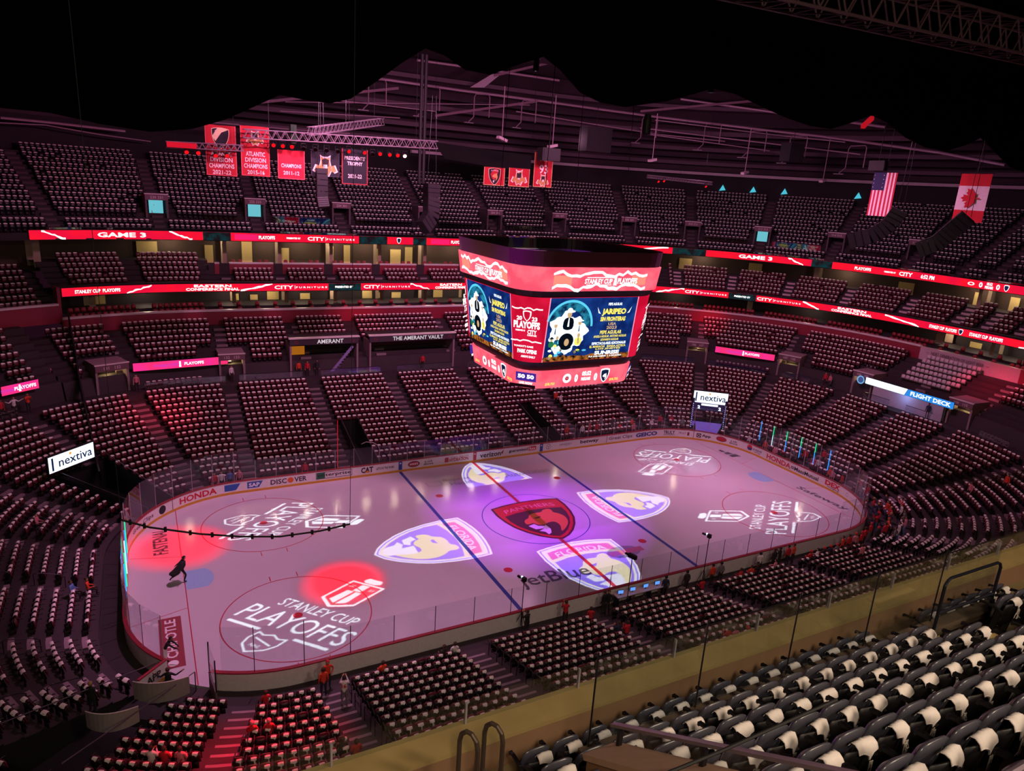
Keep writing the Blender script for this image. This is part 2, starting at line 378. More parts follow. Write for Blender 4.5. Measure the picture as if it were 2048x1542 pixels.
ice_text('CHIPOTLE', -28.22, -6.3, PI/2, .62, WHT_P, 3.9, .02); put('ice_ad_mark', discVF(-28.22, -8.75, .28, .28), flat(.005), WHT_P, ice)
ice_text('Safeway', 28.15, -6.0, -PI/2+.05, 1.0, DK_PAINT, 5.6, .02)
for k in range(3):
    w_ = .55; x0 = 27.7; y0 = 7.4-k*.8
    V = [(x0-.15, y0), (x0-.15, y0-w_), (x0+.35+k*.35, y0-w_-.1), (x0+.25+k*.35, y0+.1)]; put('ice_stripe_mark', (V, [(0, 1, 2, 3)]), flat(.005), DK_PAINT, ice)
put('ice_badge', discVF(3.6, -7.6, 1.5, .85), flat(.004), GREYP, ice); put('ice_badge_band', rectVF(2.2, 5.4, -7.95, -7.3), flat(.006), M('ice_badge_rose', 'b06878', .3), ice)
ice_text('CLEANS OVER', 3.8, -7.62, 0, .4, DK_PAINT, 2.8, .02)
ice_text('ON THE ICE', 3.4, -8.2, 0, .25, DK_PAINT, 1.6, .02)

# ---------------------------------------------------------------- dasher boards and glass
def inv_u(x, y):
    ang = math.atan2(y+(B_-R_), x+(A_-R_)); return float(CUM[7])+(-PI/2-ang)*R_
G0, G1 = inv_u(-26.6, -11.74), inv_u(-28.75, -9.96)
boards = empty('dasher_boards', (0, 0, 0), 0, 'white rink boards with printed adverts around the ice', 'rink boards')
WHITE_B = M('board_white', 'dcd4d6', .35); KICK = M('kick_yellow', 'c8922e', .45); CAPR = M('cap_red', '8e1c30', .4)
swept('board_panels', G1-UT, G0, rect_prof(0, .16, 0, 1.07), WHITE_B, boards)
swept('kick_plate', G1-UT, G0, rect_prof(-.015, 0, 0, .21), KICK, boards)
swept('cap_rail', G1-UT, G0, rect_prof(-.03, .2, 1.07, 1.13), CAPR, boards)
def bmap(u0, z0, d=-.012): return lambda x, y: pt(u0+x, d, z0+y)
def ad_text(body, u0, u1, h, col, z=.63, bold=.012): 
    return put_text('advert', body, bmap((u0+u1)/2, z), M('print_'+col, col, .4), boards, 0, 0, u1-u0, h, bold)
def ad_fill(loops, u0, z, col, d=-.009, name='advert'): return put(name, fill2(loops), bmap(u0, z, d), M('print_'+col, col, .4), boards)
circ = lambda r, ry=None, n=20, cx=0, cy=0: [(cx+r*math.cos(2*PI*k/n), cy+(ry or r)*math.sin(2*PI*k/n)) for k in range(n)]
def rr(w, h): return [(-w/2, -h/2), (w/2, -h/2), (w/2, h/2), (-w/2, h/2)]
K = '241c28'
ad_text('Great Clips', 6.9, 10.0, .44, K); ad_fill([circ(.36)], 11.0, .63, '18141c'); ad_text('TNT', 10.76, 11.24, .26, 'f0e8ec')
ad_text('HONDA', 12.7, 15.9, .56, 'c01828', .63, .03)
for a in (16.55, 18.4): ad_fill([[(-.65, -.28), (.3, -.28), (.66, .3), (-.65, .3)]], a+.62, .63, '2a5aa8', -.007); ad_text('SAP', a+.1, a+1.0, .36, 'f4f0f4', .63, .03)
ad_text('DISC', 20.3, 21.68, .46, K, .63, .02); ad_fill([circ(.26)], 22.0, .63, 'd8602a'); ad_text('VER', 22.32, 23.4, .46, K, .63, .02)
ad_fill([rr(3.3, .62), rr(3.22, .54)], 25.86, .65, K); ad_fill([rr(.75, .54)], 24.65, .65, '1e6a48', -.008); ad_text('enterprise', 24.35, 27.4, .4, K, .65, .015)
ad_text('CAT', 28.35, 29.5, .56, K, .65, .04); ad_fill([[(-.3, 0), (.3, 0), (0, .22)]], 28.95, .38, 'd8862a', -.014); ad_text("LET'S DO THE WORK", 29.8, 31.55, .24, K, .63, .02)
for a, c in ((32.15, '2c4a9c'), (47.64, '2c4a9c'), (39.94, 'b02030')): ad_fill([rr(.36, .84)], a, .64, c, -.008); ad_fill([[(-.1, 0), (.1, 0), (0, .16)]], a, .82, 'f0e8ec', -.014)
for a in (33.5, 70.5):
    ad_fill([circ(.6, .3)], a, .64, 'b02838', -.008); ad_fill([circ(.6, .3), circ(.54, .25)], a, .64, '38304a', -.012); ad_text("MIKE'S", a-.42, a+.42, .2, 'f4e8ec', .64, .03)
for a, e in ((34.5, 35.5), (71.45, 72.4)): ad_text('a sub', a+.1, e-.1, .26, K, .76, .01); ad_text('above', a, e, .24, K, .5, .01)
ad_fill([rr(.42, .5)], 36.9, .62, 'b03a48', -.008); ad_text('CLEAN. HEALTHY.', 37.3, 39.3, .16, 'b04a58', .82); ad_text('HYDRATION.', 37.2, 39.3, .36, 'b02838', .55, .04)
ad_text('verizon', 40.5, 42.85, .5, K, .62, .02); put('advert', (([(-.14, .0), (-.04, -.2), (.16, .3), (.1, .3), (-.04, -.08)]), [(0, 1, 2), (2, 3, 4), (2, 4, 0)]), bmap(43.05, .66), M('print_c01828', 'c01828', .4), boards)
ad_text('guaranteed', 43.8, 46.0, .4, K, .66, .02); ad_fill([rr(.9, .44)], 46.55, .7, 'c02838', -.008); ad_text('Rate', 46.2, 46.9, .3, 'f4e8ec', .7, .02)
ad_fill([circ(.3), circ(.25)], 48.5, .65, '8a8088'); ad_fill([[(-.2, .2), (-.14, .2), (0, 0), (.14, .2), (.2, .2), (.03, -.05), (.03, -.25), (-.03, -.25), (-.03, -.05)]], 48.5, .65, '8a8088', -.012)
ad_text('meijer', 49.9, 51.4, .42, '8a8088', .66); ad_text('betway', 52.5, 54.9, .5, K, .66, .03); ad_text('Great Clips', 56.3, 59.5, .46, K); ad_text('GEICO', 60.0, 63.0, .5, '2a3a80', .64, .05)
ad_text('TRULY', 63.8, 65.2, .42, K, .7, .03); ad_fill([rr(1.4, .05)], 64.5, .42, K); ad_text('TRULY', 65.6, 66.5, .22, '6a3040', .68); ad_fill([rr(.22, .42)], 66.75, .62, '7a2838')
for a in (12.03, 67.35, 56.0): ad_fill([rr(.06, .9)], a, .62, '5a4850')
ad_fill([rr(.5, .5)], 67.95, .6, K); ad_fill([circ(.17), circ(.11)], 67.95, .6, 'e8e0e4', -.014); ad_text('App', 68.3, 69.3, .42, K, .6, .03)
ad_fill([circ(.34)], 73.95, .66, 'c82838', -.007); ad_fill([[(-.33, -.05), (0, .06), (.33, -.05), (.2, -.26), (-.2, -.26)]], 73.95, .66, '28488c', -.012); ad_text('pepsi', 74.4, 75.6, .36, '5a5a78', .66); ad_text('zero sugar', 74.6, 75.5, .14, K, .38)
ad_text('HONDA', 76.35, 79.6, .56, 'c01828', .6, .03); ad_text('MassMutual', 80.1, 83.1, .42, K, .6, .02)
for k in range(6): ad_fill([circ(.06)], 79.72+.13*(k % 3), .52+.16*(k//3), K)
ad_text('DEX', 83.9, 85.8, .5, 'c01828', .7, .05); ad_text('imaging', 84.2, 85.7, .2, K, .34); ad_fill([circ(.2), circ(.15)], 86.9, .62, 'a098a0'); ad_text('coral', 87.4, 88.5, .2, 'b8b0b8')
# open corner gate: two swung doors
gate = empty('rink_gate', pt(G1, 0, 0), 0, 'open white rink gate door printed APP at the near corner', 'gate')
hg = pt(G1, 0.08, 0); he = Vector((-29.98, -11.1, 0)); dv = (he-hg); dl = dv.length
b = MB(); b.bar((0, 0, .535), dv+Vector((0, 0, .535)), .1, 1.07); b.build('door_panel', WHITE_B, gate)
b = MB(); b.bar((0, 0, 1.1), dv+Vector((0, 0, 1.1)), .14, .07); b.build('door_cap', CAPR, gate)
sid = Vector((dv.y, -dv.x, 0)).normalized()
if sid.x < 0: sid = -sid
b = MB(); b.bar(sid*.06+Vector((0, 0, .1)), dv+sid*.06+Vector((0, 0, .1)), .02, .2); b.build('door_kick_plate', KICK, gate)
dn = dv.normalized(); cen = dv*.5+sid*.058
put_text('door_lettering', 'APP', lambda x, y: cen+(-dn)*x*1+Vector((0, 0, .62+y)), M('print_'+K, K, .4), gate, 0, 0, .95, .42, .03)
gate2 = empty('rink_gate', pt(G0, 0.08, 0), 0, 'open dark framed glass gate leaf beside the red jersey fan corner', 'gate')
gate2['label'] = 'open rink gate leaf with dark posts at right side of corner opening'
e2 = Vector((-26.4, -13.4, 0))-gate2.location
b = MB(); b.bar((0, 0, .5), e2+Vector((0, 0, .5)), .1, 1.); b.build('door_panel', M('gate_back_grey', '6a5c5c', .6), gate2)
for q in (Vector((0, 0, 0)), e2): b = MB(); b.tube([q+Vector((0, 0, 1)), q+Vector((0, 0, 2.9))], .035); b.build('post', M('post_black', '141214', .5), gate2)
b = MB(); b.bar((0, 0, 1.95), e2+Vector((0, 0, 1.95)), .02, 1.85); b.build('glass_panel', glass('rink_glass_mat'), gate2)

rg = empty('rink_glass', (0, 0, 0), 0, 'clear safety glass with thin posts standing on the rink boards', 'rink glass')
GL = glass('rink_glass_mat'); POST = M('post_alu', 'b8b0bc', .35, .5); POSTD = M('post_dark', '2a2a34', .4, .5)
def gtop(u):
    if 19 < u < 61 or CUM[6] < u < CUM[7]: return 2.87
    return 4.15 if (u < 3 or 75 < u < 84 or u > 156) else 3.85
def seg_pts():
    out = []; u = G1+.1-UT
    while u < G0-1.2:
        w = u % UT; step = 2.53 if CUM[6] < w < CUM[7] else 1.72
        out.append((u, min(step, G0-.1-u))); u += step
    return out
LEDU = (74.98, 76.73, 78.5, 80.37, 82.14, 83.89)
for u, s in seg_pts():
    w = (u+s/2) % UT
    if 112.5 < w < 124 and 116 < w < 121.5 and False: continue
    zt = gtop(w); V = []; a, c = pt(u+.03, .08), pt(u+s-.03, .08)
    b = MB(); b.bar(a+Vector((0, 0, (1.13+zt)/2)), c+Vector((0, 0, (1.13+zt)/2)), .016, zt-1.13); b.build('glass_panel', GL, rg)
    p0 = pt(u, .08); b = MB(); b.tube([p0+Vector((0, 0, 1.1)), p0+Vector((0, 0, zt))], .022, 6); b.build('glass_post', POSTD if CUM[6]-6 < w < CUM[7]+8 else POST, rg)
for i, u in enumerate(LEDU):
    g = tag(empty('light_tube', pt(u, -.03, 1.2)), ['blue', 'green', 'green', 'teal', 'teal', 'blue'][i]+' light tube on the far end glass, '+['first', 'second', 'third', 'fourth', 'fifth', 'sixth'][i]+' from the arch sign', 'light tube', 'light tubes on the end glass')
    z = 2.9 if i < 5 else 2.8
    b = MB(); b.tube([(0, 0, 1.9), (0, 0, z)], .035, 6); b.build('upper_glow', E('led_green', '20d090', 1.6) if i in (1, 2, 3, 4) else E('led_blue', '2c8cf0', 1.6), g)
    b = MB(); b.tube([(0, 0, .7), (0, 0, 1.86)], .035, 6); b.build('lower_glow', E('led_blue', '2c8cf0', 1.6) if i != 1 else E('led_pale', 'b8e8f0', 1.5), g)
for i, y in enumerate((2.2, .9, -.6, -2.2, -3.6)):
    g = tag(empty('light_tube', (-30.4, y, 1.3)), 'light tube on the near end glass, '+['first', 'second', 'third', 'fourth', 'fifth'][i]+' from the lit corner sign', 'light tube', 'light tubes on the left end glass')
    b = MB(); b.tube([(0, 0, .3), (0, 0, 2.6)], .035, 6); b.build('glow', [E('led_green', '20d090', 1.6), E('led_blue', '2c8cf0', 1.6), E('led_pale', 'b8e8f0', 1.5)][i % 3], g)
# slim red beam pole behind the far boards
b = MB(); b.tube([pt(26.3, .5, 0), pt(26.3, .5, 5.6)], .03); tag(b.build('marker_pole', E('red_pole', 'd02030', .7)), 'thin glowing red pole behind the far boards', 'pole')

# ================================================================ SLIDE PROJECTORS (real slides in front of small lamps)
HP = 36.4; HS = .8
def projector(lamp, group_label, plate_loops, filters, power, col, img2ice, extent, ctr_):
    """plate_loops: what lets light through; filters: list of (loops, colour). All in image coordinates; img2ice maps to the ice."""
    L = Vector(lamp); k = HS/L.z
    def to_slide(x, y):
        p = Vector(img2ice(x, y)+(0,)); return (p-Vector((L.x, L.y, 0)))*k
    root = empty('slide_projector', L, 0, group_label, 'projector', 'slide projectors under the roof')
    cc = Vector(ctr_+(0,)); c0 = (cc-Vector((L.x, L.y, 0)))*k; R = extent*k
    BIGK, YM = (14.0, 4.5) if extent > 6 else (3.6, 1.2)
    outer = [(c0.x+R*1.7*math.cos(a), c0.y+R*1.7*math.sin(a)) for a in np.linspace(0, 2*PI, 25)[:-1]]
    V, F = fill2(plate_loops[:1]+[[(x*BIGK, y*BIGK+YM) for x, y in circ(1.0, n=28)]]+plate_loops[1:] if False else [[(x*BIGK, y*BIGK+YM) for x, y in circ(1.0, n=28)]]+plate_loops)
    mesh_obj('slide_mask', [tuple(to_slide(x, y)[:2])+(-HS,) for x, y in V], F, M('mask_black', '050505', .9), root)
    for i, (loops, rgb) in enumerate(filters):
        V, F = fill2(loops)
        mesh_obj('slide_filter', [tuple(to_slide(x, y)[:2])+(-HS+.004+.003*i,) for x, y in V], F, filt('slide_filter_%d_%d_%d' % tuple(int(99*c) for c in rgb), rgb), root)
    b = MB(); b.lathe([(R*1.7+.02, -HS-.01), (R*1.75+.02, 0), (R*1.3, .35), (.02, .4)], (c0.x*.5, c0.y*.5, 0), 16); b.build('housing', M('projector_black', '0c0c0e', .6), root)
    half = math.atan(R*1.45/HS); s = spot('projector_lamp', L, cc, col, power, math.degrees(half)*2, .02, .0012); s.parent = root; s.matrix_parent_inverse = root.matrix_world.inverted()
    s.location = (0, 0, 0); s.matrix_parent_inverse = Matrix.Identity(4)
    return root
def aff(o, r, u): return lambda x, y: (o[0]+x*r[0]+y*u[0], o[1]+x*r[1]+y*u[1])
def scale_loops(L, kx, ky, cx, cy): return [[(cx+x*kx, cy+y*ky) for x, y in P] for P in L]
PO, pwh = outline('PLAYOFFS', .035); ST, swh = outline('STANLEY CUP', .035); NH, nwh = outline('NHL', .04); T20, w20 = outline('20', .04); T23, w23 = outline('23', .04)
SUITE = scale_loops(PO, 8.2/pwh[0], 1.75/pwh[1], 0, 2.45)+scale_loops(ST, 6.0/swh[0], .95/swh[1], 0, 4.25)
SUITE += [[(-3.9, .95), (-1.35, .95), (-1.35, 1.2), (-3.9, 1.2)], [(1.35, .95), (3.9, .95), (3.9, 1.2), (1.35, 1.2)]]
nsh = [(-1.0, .75), (-.55, .6), (0, .85), (.55, .6), (1.0, .75), (1.05, .1), (.8, -.5), (0, -1.05), (-.8, -.5), (-1.05, .1)]
SUITE += [nsh, shrink(nsh, .13), [(-.75, .35), (.75, -.02), (.75, -.15), (-.75, .22)]]+scale_loops(NH, .8/nwh[0], .3/nwh[1], .0, -.42)
cupo = [(0, 4.95), (1.35, 5.75), (1.35, 8.55), (-1.35, 8.55), (-1.35, 5.75)]
SUITE += [cupo, shrink(cupo, -.16) if False else [(0, 5.2), (1.18, 5.9), (1.18, 8.38), (-1.18, 8.38), (-1.18, 5.9)]]
SUITE += [[(-.75, 5.85), (-.12, 5.5), (-.12, 7.3), (-.62, 7.3)], [(.05, 5.5), (.62, 5.85), (.5, 7.3), (.05, 7.3)], [(-.3, 7.38), (.3, 7.38), (.32, 8.3), (-.32, 8.3)], [(-.7, 8.85), (-.4, 8.63), (.4, 8.63), (.7, 8.85), (.55, 9.25), (-.55, 9.25)]]
SUITE += scale_loops(T20, .4/w20[0], .3/w20[1], -.78, 7.9)+scale_loops(T23, .4/w23[0], .3/w23[1], .78, 7.9)
def unit(x, y): q = math.hypot(x, y); return (x/q, y/q)
for nm, o, tro, rv in (('near left', (-23.54, -8.65), (-17.25, -5.58), (4.49, -4.87)), ('far left', (-22.65, 7.84), (-15.98, 5.1), (-5.42, -4.41)), ('far right', (23.29, 8.6), (17.11, 5.32), (-5.88, 4.07)), ('near right', (23.28, -8.47), (16.09, -5.62), (6.37, 5.03))):
    u_ = ((tro[0]-o[0])/7.05, (tro[1]-o[1])/7.05); r_ = unit(*rv); sc_ = .92
    r_ = (r_[0]*sc_, r_[1]*sc_)
    ct = (o[0]+u_[0]*4, o[1]+u_[1]*4)
    projector((ct[0]*.8, ct[1]*.45, HP), 'black slide projector throwing white lettering on the %s ice corner' % nm, SUITE, [], 90000, (.72, 1.0, .93), aff(o, r_, u_), 6.3, ct)
BL = (.22, .16, .95); GD = (.95, .86, .42); RD = (.85, .09, .14)
ORG = letters_on_band('FLORIDA', 1.28, .2, 2.07)
O2, O3, O4 = shrink(SHIELD, .05), shrink(SHIELD, .085), shrink(SHIELD, .12)
HD = sm(HEAD)
BLUEF = [O2, O3, FIELD, HD, FANG, JAW, EYE]
GOLDF = [O4, BAND, FIELD, HD, EYE]
REDF = [BAND]+ORG
for nm, tip, c1, c2 in (('left', (-14.45, -1.2), (-6.26, 2.28), (-6.16, -4.23)), ('right', (13.75, -.72), (6.2, -3.29), (6.09, 3.16)), ('far', (-.3, 12.9), (3.94, 5.95), (-2.62, 5.12)), ('near', (.3, -13.0), (-2.82, -5.1), (3.87, -5.5))):
    r_ = ((c2[0]-c1[0])/2, (c2[1]-c1[1])/2); m_ = ((c1[0]+c2[0])/2, (c1[1]+c2[1])/2); u_ = ((m_[0]-tip[0])/2.3, (m_[1]-tip[1])/2.3)
    ct = ((m_[0]*1.15+tip[0])/2.15, (m_[1]*1.15+tip[1])/2.15)
    lam = (ct[0]*.7, ct[1]*.45+1.5, HP) if nm != 'near' else (.3, -9.0, 31.3)
    projector(lam, 'black slide projector throwing the %s shield emblem on the ice' % nm, [SHIELD], [(BLUEF, BL), (GOLDF, GD), (REDF, RD)], 80000 if nm != 'near' else 60000, (.86, .95, 1.0), aff(tip, r_, u_), 5.6, ct)

# the wash lamp over the left third: two dark discs added to block its light where the red beams fall
wl = empty('slide_projector', (-19, -1, 36.4), 0, 'black wash projector with added light-blocking discs over the left third of the ice', 'projector', 'slide projectors under the roof')
b = MB()
for cx, cy, r_ in ((-27.2, 5.0, 3.1), (-17.4, -4.0, 2.75)):
    k_ = .8/36.4; q0 = ((cx+19)*k_, (cy+1)*k_); b.add([(q0[0]+r_*k_*math.cos(a), q0[1]+r_*k_*math.sin(a), -.8) for a in np.linspace(0, 2*PI, 25)[:-1]], [tuple(range(24))])
b.build('slide_mask', M('mask_black'), wl)
b = MB(); b.lathe([(.62, -.82), (.62, -.2), (.3, .3), (.02, .35)], n=16); b.build('housing', M('projector_black'), wl)
ls = spot('projector_lamp', (0, 0, 0), (0, 0, -1), ICEP, 28000, 54, .35, .022); ls.parent = wl
# ================================================================ STANDS
CONC = M('stand_concrete', '33282d', .8, 0, .1, 1.5); STEP = M('stair_concrete', '85707a', .75, 0, .1, 2); FASC = M('fascia_maroon', '8c2038', .45); WHITE_T = M('cap_white', 'd8c8cc', .4)
BLACK = M('matte_black', '0a090b', .8); DARKW = M('dark_wall', '2a2026', .8); TAN = M('tan_wall', 'd0b878', .7); PIPE = M('rail_steel', '6a6670', .35, .7); DPIPE = M('rail_dark', '28262c', .4, .5)
BGLASS = glass('balustrade_glass', (.9, .92, .94), 1.0, .09)
def low(d): return float(np.interp(d, [1.4, 8, 16.5], [.9, 2.9, 5.9]))
LOW = [(1.9+.84*k, low(1.9+.84*k)-.87) for k in range(17)]
def upb(d): return 8.9+.5*(d-21.1)-.87
UPB = [(18.6+.84*j, upb(18.6+.84*j)) for j in range(8)]
UPBL = [(d, z+.2*(d-17.8)) for d, z in UPB]
def up_(d): return float(np.interp(d, [26, 41], [19.5, 28.5]))
UPR = [(27.6+.8*k, up_(27.6+.8*k)-.87) for k in range(17)]
TUN = [(10.0, 12.3, 8.3), (28.5, 30.2, 8.6), (48.9, 50.6, 8.6), (67.5, 69.9, 4.2), (146.7, 148.9, 9.2)]
WZ = 5.15
def tier_prof(rows, d0, z0):
    P = [(d0, z0)]
    for d, z in rows: P += [(d-.42, z), (d+.42, z)]
    return P
edges = sorted([0.0, UT]+[x for a, b_, _ in TUN for x in (a, b_)])
mbt = MB()
for a, e in zip(edges[:-1], edges[1:]):
    t = [q for q in TUN if abs(q[0]-a) < 1e-6]
    rows = [r for r in LOW if not t or r[0] > t[0][2]+.4]
    P = tier_prof(rows, rows[0][0]-.42, -.1 if not t else 0.0)
    if not t: P = [(.16, .0), (1.48, 0.0)]+P[1:]
    P += [(15.8, WZ), (17.8, WZ)]
    sweep(mbt, a, e, P)
mbt.build('seating_tier', CONC, kind='structure')
for (a, e, dd) in TUN:                               # black tunnel mouths cut into the lower tier
    b = MB(); sweep(b, a, e, [(.2, .02), (dd, .02), (dd, low(dd)-.5)])
    for u in (a, e):
        P = [pt(u, .3, 0), pt(u, dd, 0), pt(u, dd, low(dd)-.2), pt(u, .3, 1.15)] if a < 140 else [pt(u, .9, 0), pt(u, dd, 0), pt(u, dd, low(dd)-.87), pt(u, 1.4, .05)]; b.add(P, [(0, 1, 2, 3)])
    b.build('wall_tunnel', BLACK, kind='structure')
    b = MB()
    for u in (a, e): b.tube([pt(u, .4, 1.2), pt(u, dd, low(dd)+.25)], .03); b.tube([pt(u, .4, 0), pt(u, .4, 1.2)], .03)
    b.build('trim_tunnel_rail', PIPE, kind='structure')
FARA, FARB = 0.0, 98.0
mbt = MB(); sweep(mbt, 13.35, FARB, [(17.8, WZ)]+tier_prof(UPB, 18.18, UPB[0][1])+[(25.3, UPB[-1][1])]); mbt.build('seating_tier', CONC, kind='structure')
mbt = MB(); sweep(mbt, FARA-8, 13.3, [(17.8, WZ)]+tier_prof(UPBL, 18.18, UPBL[0][1])+[(25.3, UPBL[-1][1])]); mbt.build('seating_tier', CONC, kind='structure')
# maroon fascia with a pale cap
swept('wall_fascia', 14.3, 75.1, [(25.2, 9.5), (25.2, 11.3), (25.5, 11.3), (25.5, 9.5)], FASC, kind='structure')
swept('trim_fascia_cap', 14.3, 75.1, rect_prof(25.08, 25.55, 11.22, 11.42), WHITE_T, kind='structure')
swept('wall_fascia', 75.1, 84.6, [(25.2, 9.5), (25.2, 11.3), (25.5, 11.3), (25.5, 9.5)], M('fascia_pale', 'c8a8b4', .5), kind='structure')
put_text('trim_fascia_lettering', '\u2014  NEXT GENERATION OF LIGHT BEER  \u2014', lambda x, y: pt(79.6+x, 25.08, 10.75+y), M('print_241c28'), None, 0, 0, 7.4, .36)['kind'] = 'structure'
swept('wall_fascia', 84.6, FARB, [(25.2, 9.5), (25.2, 11.3), (25.5, 11.3), (25.5, 9.5)], FASC, kind='structure')
swept('wall_fascia', -8, 14.25, [(25.2, 10.9), (25.2, 12.75), (25.5, 12.75), (25.5, 10.9)], FASC, kind='structure')
swept('trim_fascia_cap', -8, 14.25, rect_prof(25.08, 25.55, 12.68, 12.88), WHITE_T, kind='structure')
b = MB(); b.box((0, 0, 1.75), (.3, 1.0, 3.4)); o = b.build('wall_suite_end', FASC, kind='structure'); o.location = pt(14.28, 25.7, 11.0); o.rotation_euler.z = yawof(14.28)
# the dark divider that runs down the left corner blocks
b = MB(); P = [(-34.9, 35.0), (-34.2, 30.0), (-34.0, 27.8), (-33.2, 22.0), (-32.5, 16.3), (-32.35, 15.2)]
H = []
for x, y in P:
    ax, by = -(A_-R_), B_-R_; d = math.hypot(x-ax, y-by)-R_
    H.append((low(min(d, 16.4)) if d < 17 else upb(d)+.87+.2*(d-17.8))+.12)
for i in range(len(P)-1):
    (x0, y0), (x1, y1) = P[i], P[i+1]
    b.add([(x0-.06, y0, H[i]-1.4), (x0-.06, y0, H[i]), (x1-.06, y1, H[i+1]), (x1-.06, y1, H[i+1]-1.4), (x0+.06, y0, H[i]-1.4), (x0+.06, y0, H[i]), (x1+.06, y1, H[i+1]), (x1+.06, y1, H[i+1]-1.4)], [(0, 1, 2, 3), (7, 6, 5, 4), (1, 5, 6, 2)])
b.build('wall_divider', M('divider_black', '17121a', .6), kind='structure')
# ---- suite level under the lower ribbon
SU0, SU1 = 14.3, FARB
mbs = MB(); sweep(mbs, SU0, SU1, [(25.5, 10.65), (26.6, 10.65), (26.6, 11.1), (27.6, 11.1), (27.6, 11.4), (31.5, 11.4)]); mbs.build('floor_suites', DARKW, kind='structure')
swept('wall_suite_back', SU0, SU1, [(31.5, 10.8), (31.5, 13.5)], DARKW, closed=False, kind='structure')
swept('ceiling_suites', SU0, SU1, rect_prof(26.0, 31.6, 13.35, 13.5), DARKW, kind='structure')
# ---- club deck
CLB = [(26.9+.8*k, 14.0+.42*k) for k in range(3)]; CLC = [(26.9+.8*k, 14.0+.46*k) for k in range(6)]; CLL = [(26.4+.85*k, 12.2+.5*k) for k in range(7)]
swept('wall_deck_edge', SU0, SU1, rect_prof(26.05, 26.5, 13.3, 14.45), DARKW, kind='structure')
mbs = MB(); sweep(mbs, 18.6, 66.2, [(26.5, 14.0)]+tier_prof(CLB, 26.48, 14.0)+[(29.3, 14.84), (29.3, 16.15), (29.5, 16.15), (29.5, 15.6), (33.6, 15.6)]); mbs.build('club_tier', CONC, kind='structure')
mbs = MB(); sweep(mbs, 66.2, FARB, [(26.5, 14.0)]+tier_prof(CLC, 26.48, 14.0)+[(33.6, 16.3)]); mbs.build('club_tier', CONC, kind='structure')
mbs = MB(); sweep(mbs, 14.3, 18.6, [(26.5, 14.0)]+tier_prof(CLC, 26.48, 14.0)+[(33.6, 16.3)]); mbs.build('club_tier', CONC, kind='structure')
mbs = MB(); sweep(mbs, -8, 14.3, [(25.5, 12.2)]+tier_prof(CLL, 25.98, 12.2)+[(33.6, 15.2)]); mbs.build('club_tier', CONC, kind='structure')
CLUBA = [20.3+6.05*i for i in range(8)]
for a, e in zip([18.7]+CLUBA, CLUBA+[66.1]):
    if e-a > 1.2:
        swept('wall_club_fascia', a+.55, e-.55, rect_prof(29.25, 29.45, 14.9, 16.15), FASC, kind='structure'); swept('trim_club_cap', a+.55, e-.55, rect_prof(29.15, 29.5, 16.08, 16.26), WHITE_T, kind='structure')
swept('wall_club_back', -8, FARB, [(33.6, 15.0), (33.6, 19.0)], M('club_back', '4a3830', .8), closed=False, kind='structure')
swept('ceiling_club', -8, FARB, rect_prof(27.0, 33.8, 18.9, 19.05), DARKW, kind='structure')
# lit suite interiors, pillars, counters
random.seed(3)
for lvl, (d, z0, z1, us_) in enumerate(((31.3, 11.45, 13.2, list(np.arange(15.3, 88, 2.0))), (33.4, 15.7, 18.7, list(np.arange(14.4, 88, 2.1))))):
    for i, u in enumerate(us_):
        ds = (R_+d)/R_ if (CUM[1] < u < CUM[2] or CUM[3] < u < CUM[4]) else 1.; w = 1.7 if ds == 1 else .55
        if random.random() < .5:
            b = MB(); sweep(b, u, u+w*random.uniform(.4, .9), [(d, z0), (d, z1-random.uniform(.2, 1.1))]); b.build('wall_suite_lit', TAN, kind='structure')  # tan patches carry the lamplit parts of the wall in their colour
        if i % 3 == 0:
            b = MB(); sweep(b, u-.2*w, u+.06*w, rect_prof(d-2.4, d-.4, z0, z1)); b.build('trim_suite_pier', M('pier_beige', 'a08c78', .7), kind='structure')
for i, u in enumerate(list(np.arange(16.5, 88, 4.2))):
    point('suite_lamp', pt(u, 29.6, 12.9), WARM, 130, .15); point('club_lamp', pt(u+.7, 31.9, 18.4), WARM, 170, .15)
# ---- upper tier, front wall and back wall
mbs = MB(); sweep(mbs, -4, FARB-4, [(27.15, 19.0), (27.15, UPR[0][1]+.02)]+tier_prof(UPR, 27.18, UPR[0][1])+[(41.6, UPR[-1][1])]); mbs.build('seating_tier', M('upper_concrete', '2a2026', .8), kind='structure')
swept('wall_upper_back', -4, FARB-4, [(41.8, 26), (41.8, 31.2)], M('upper_back', '1a1218', .8), closed=False, kind='structure')
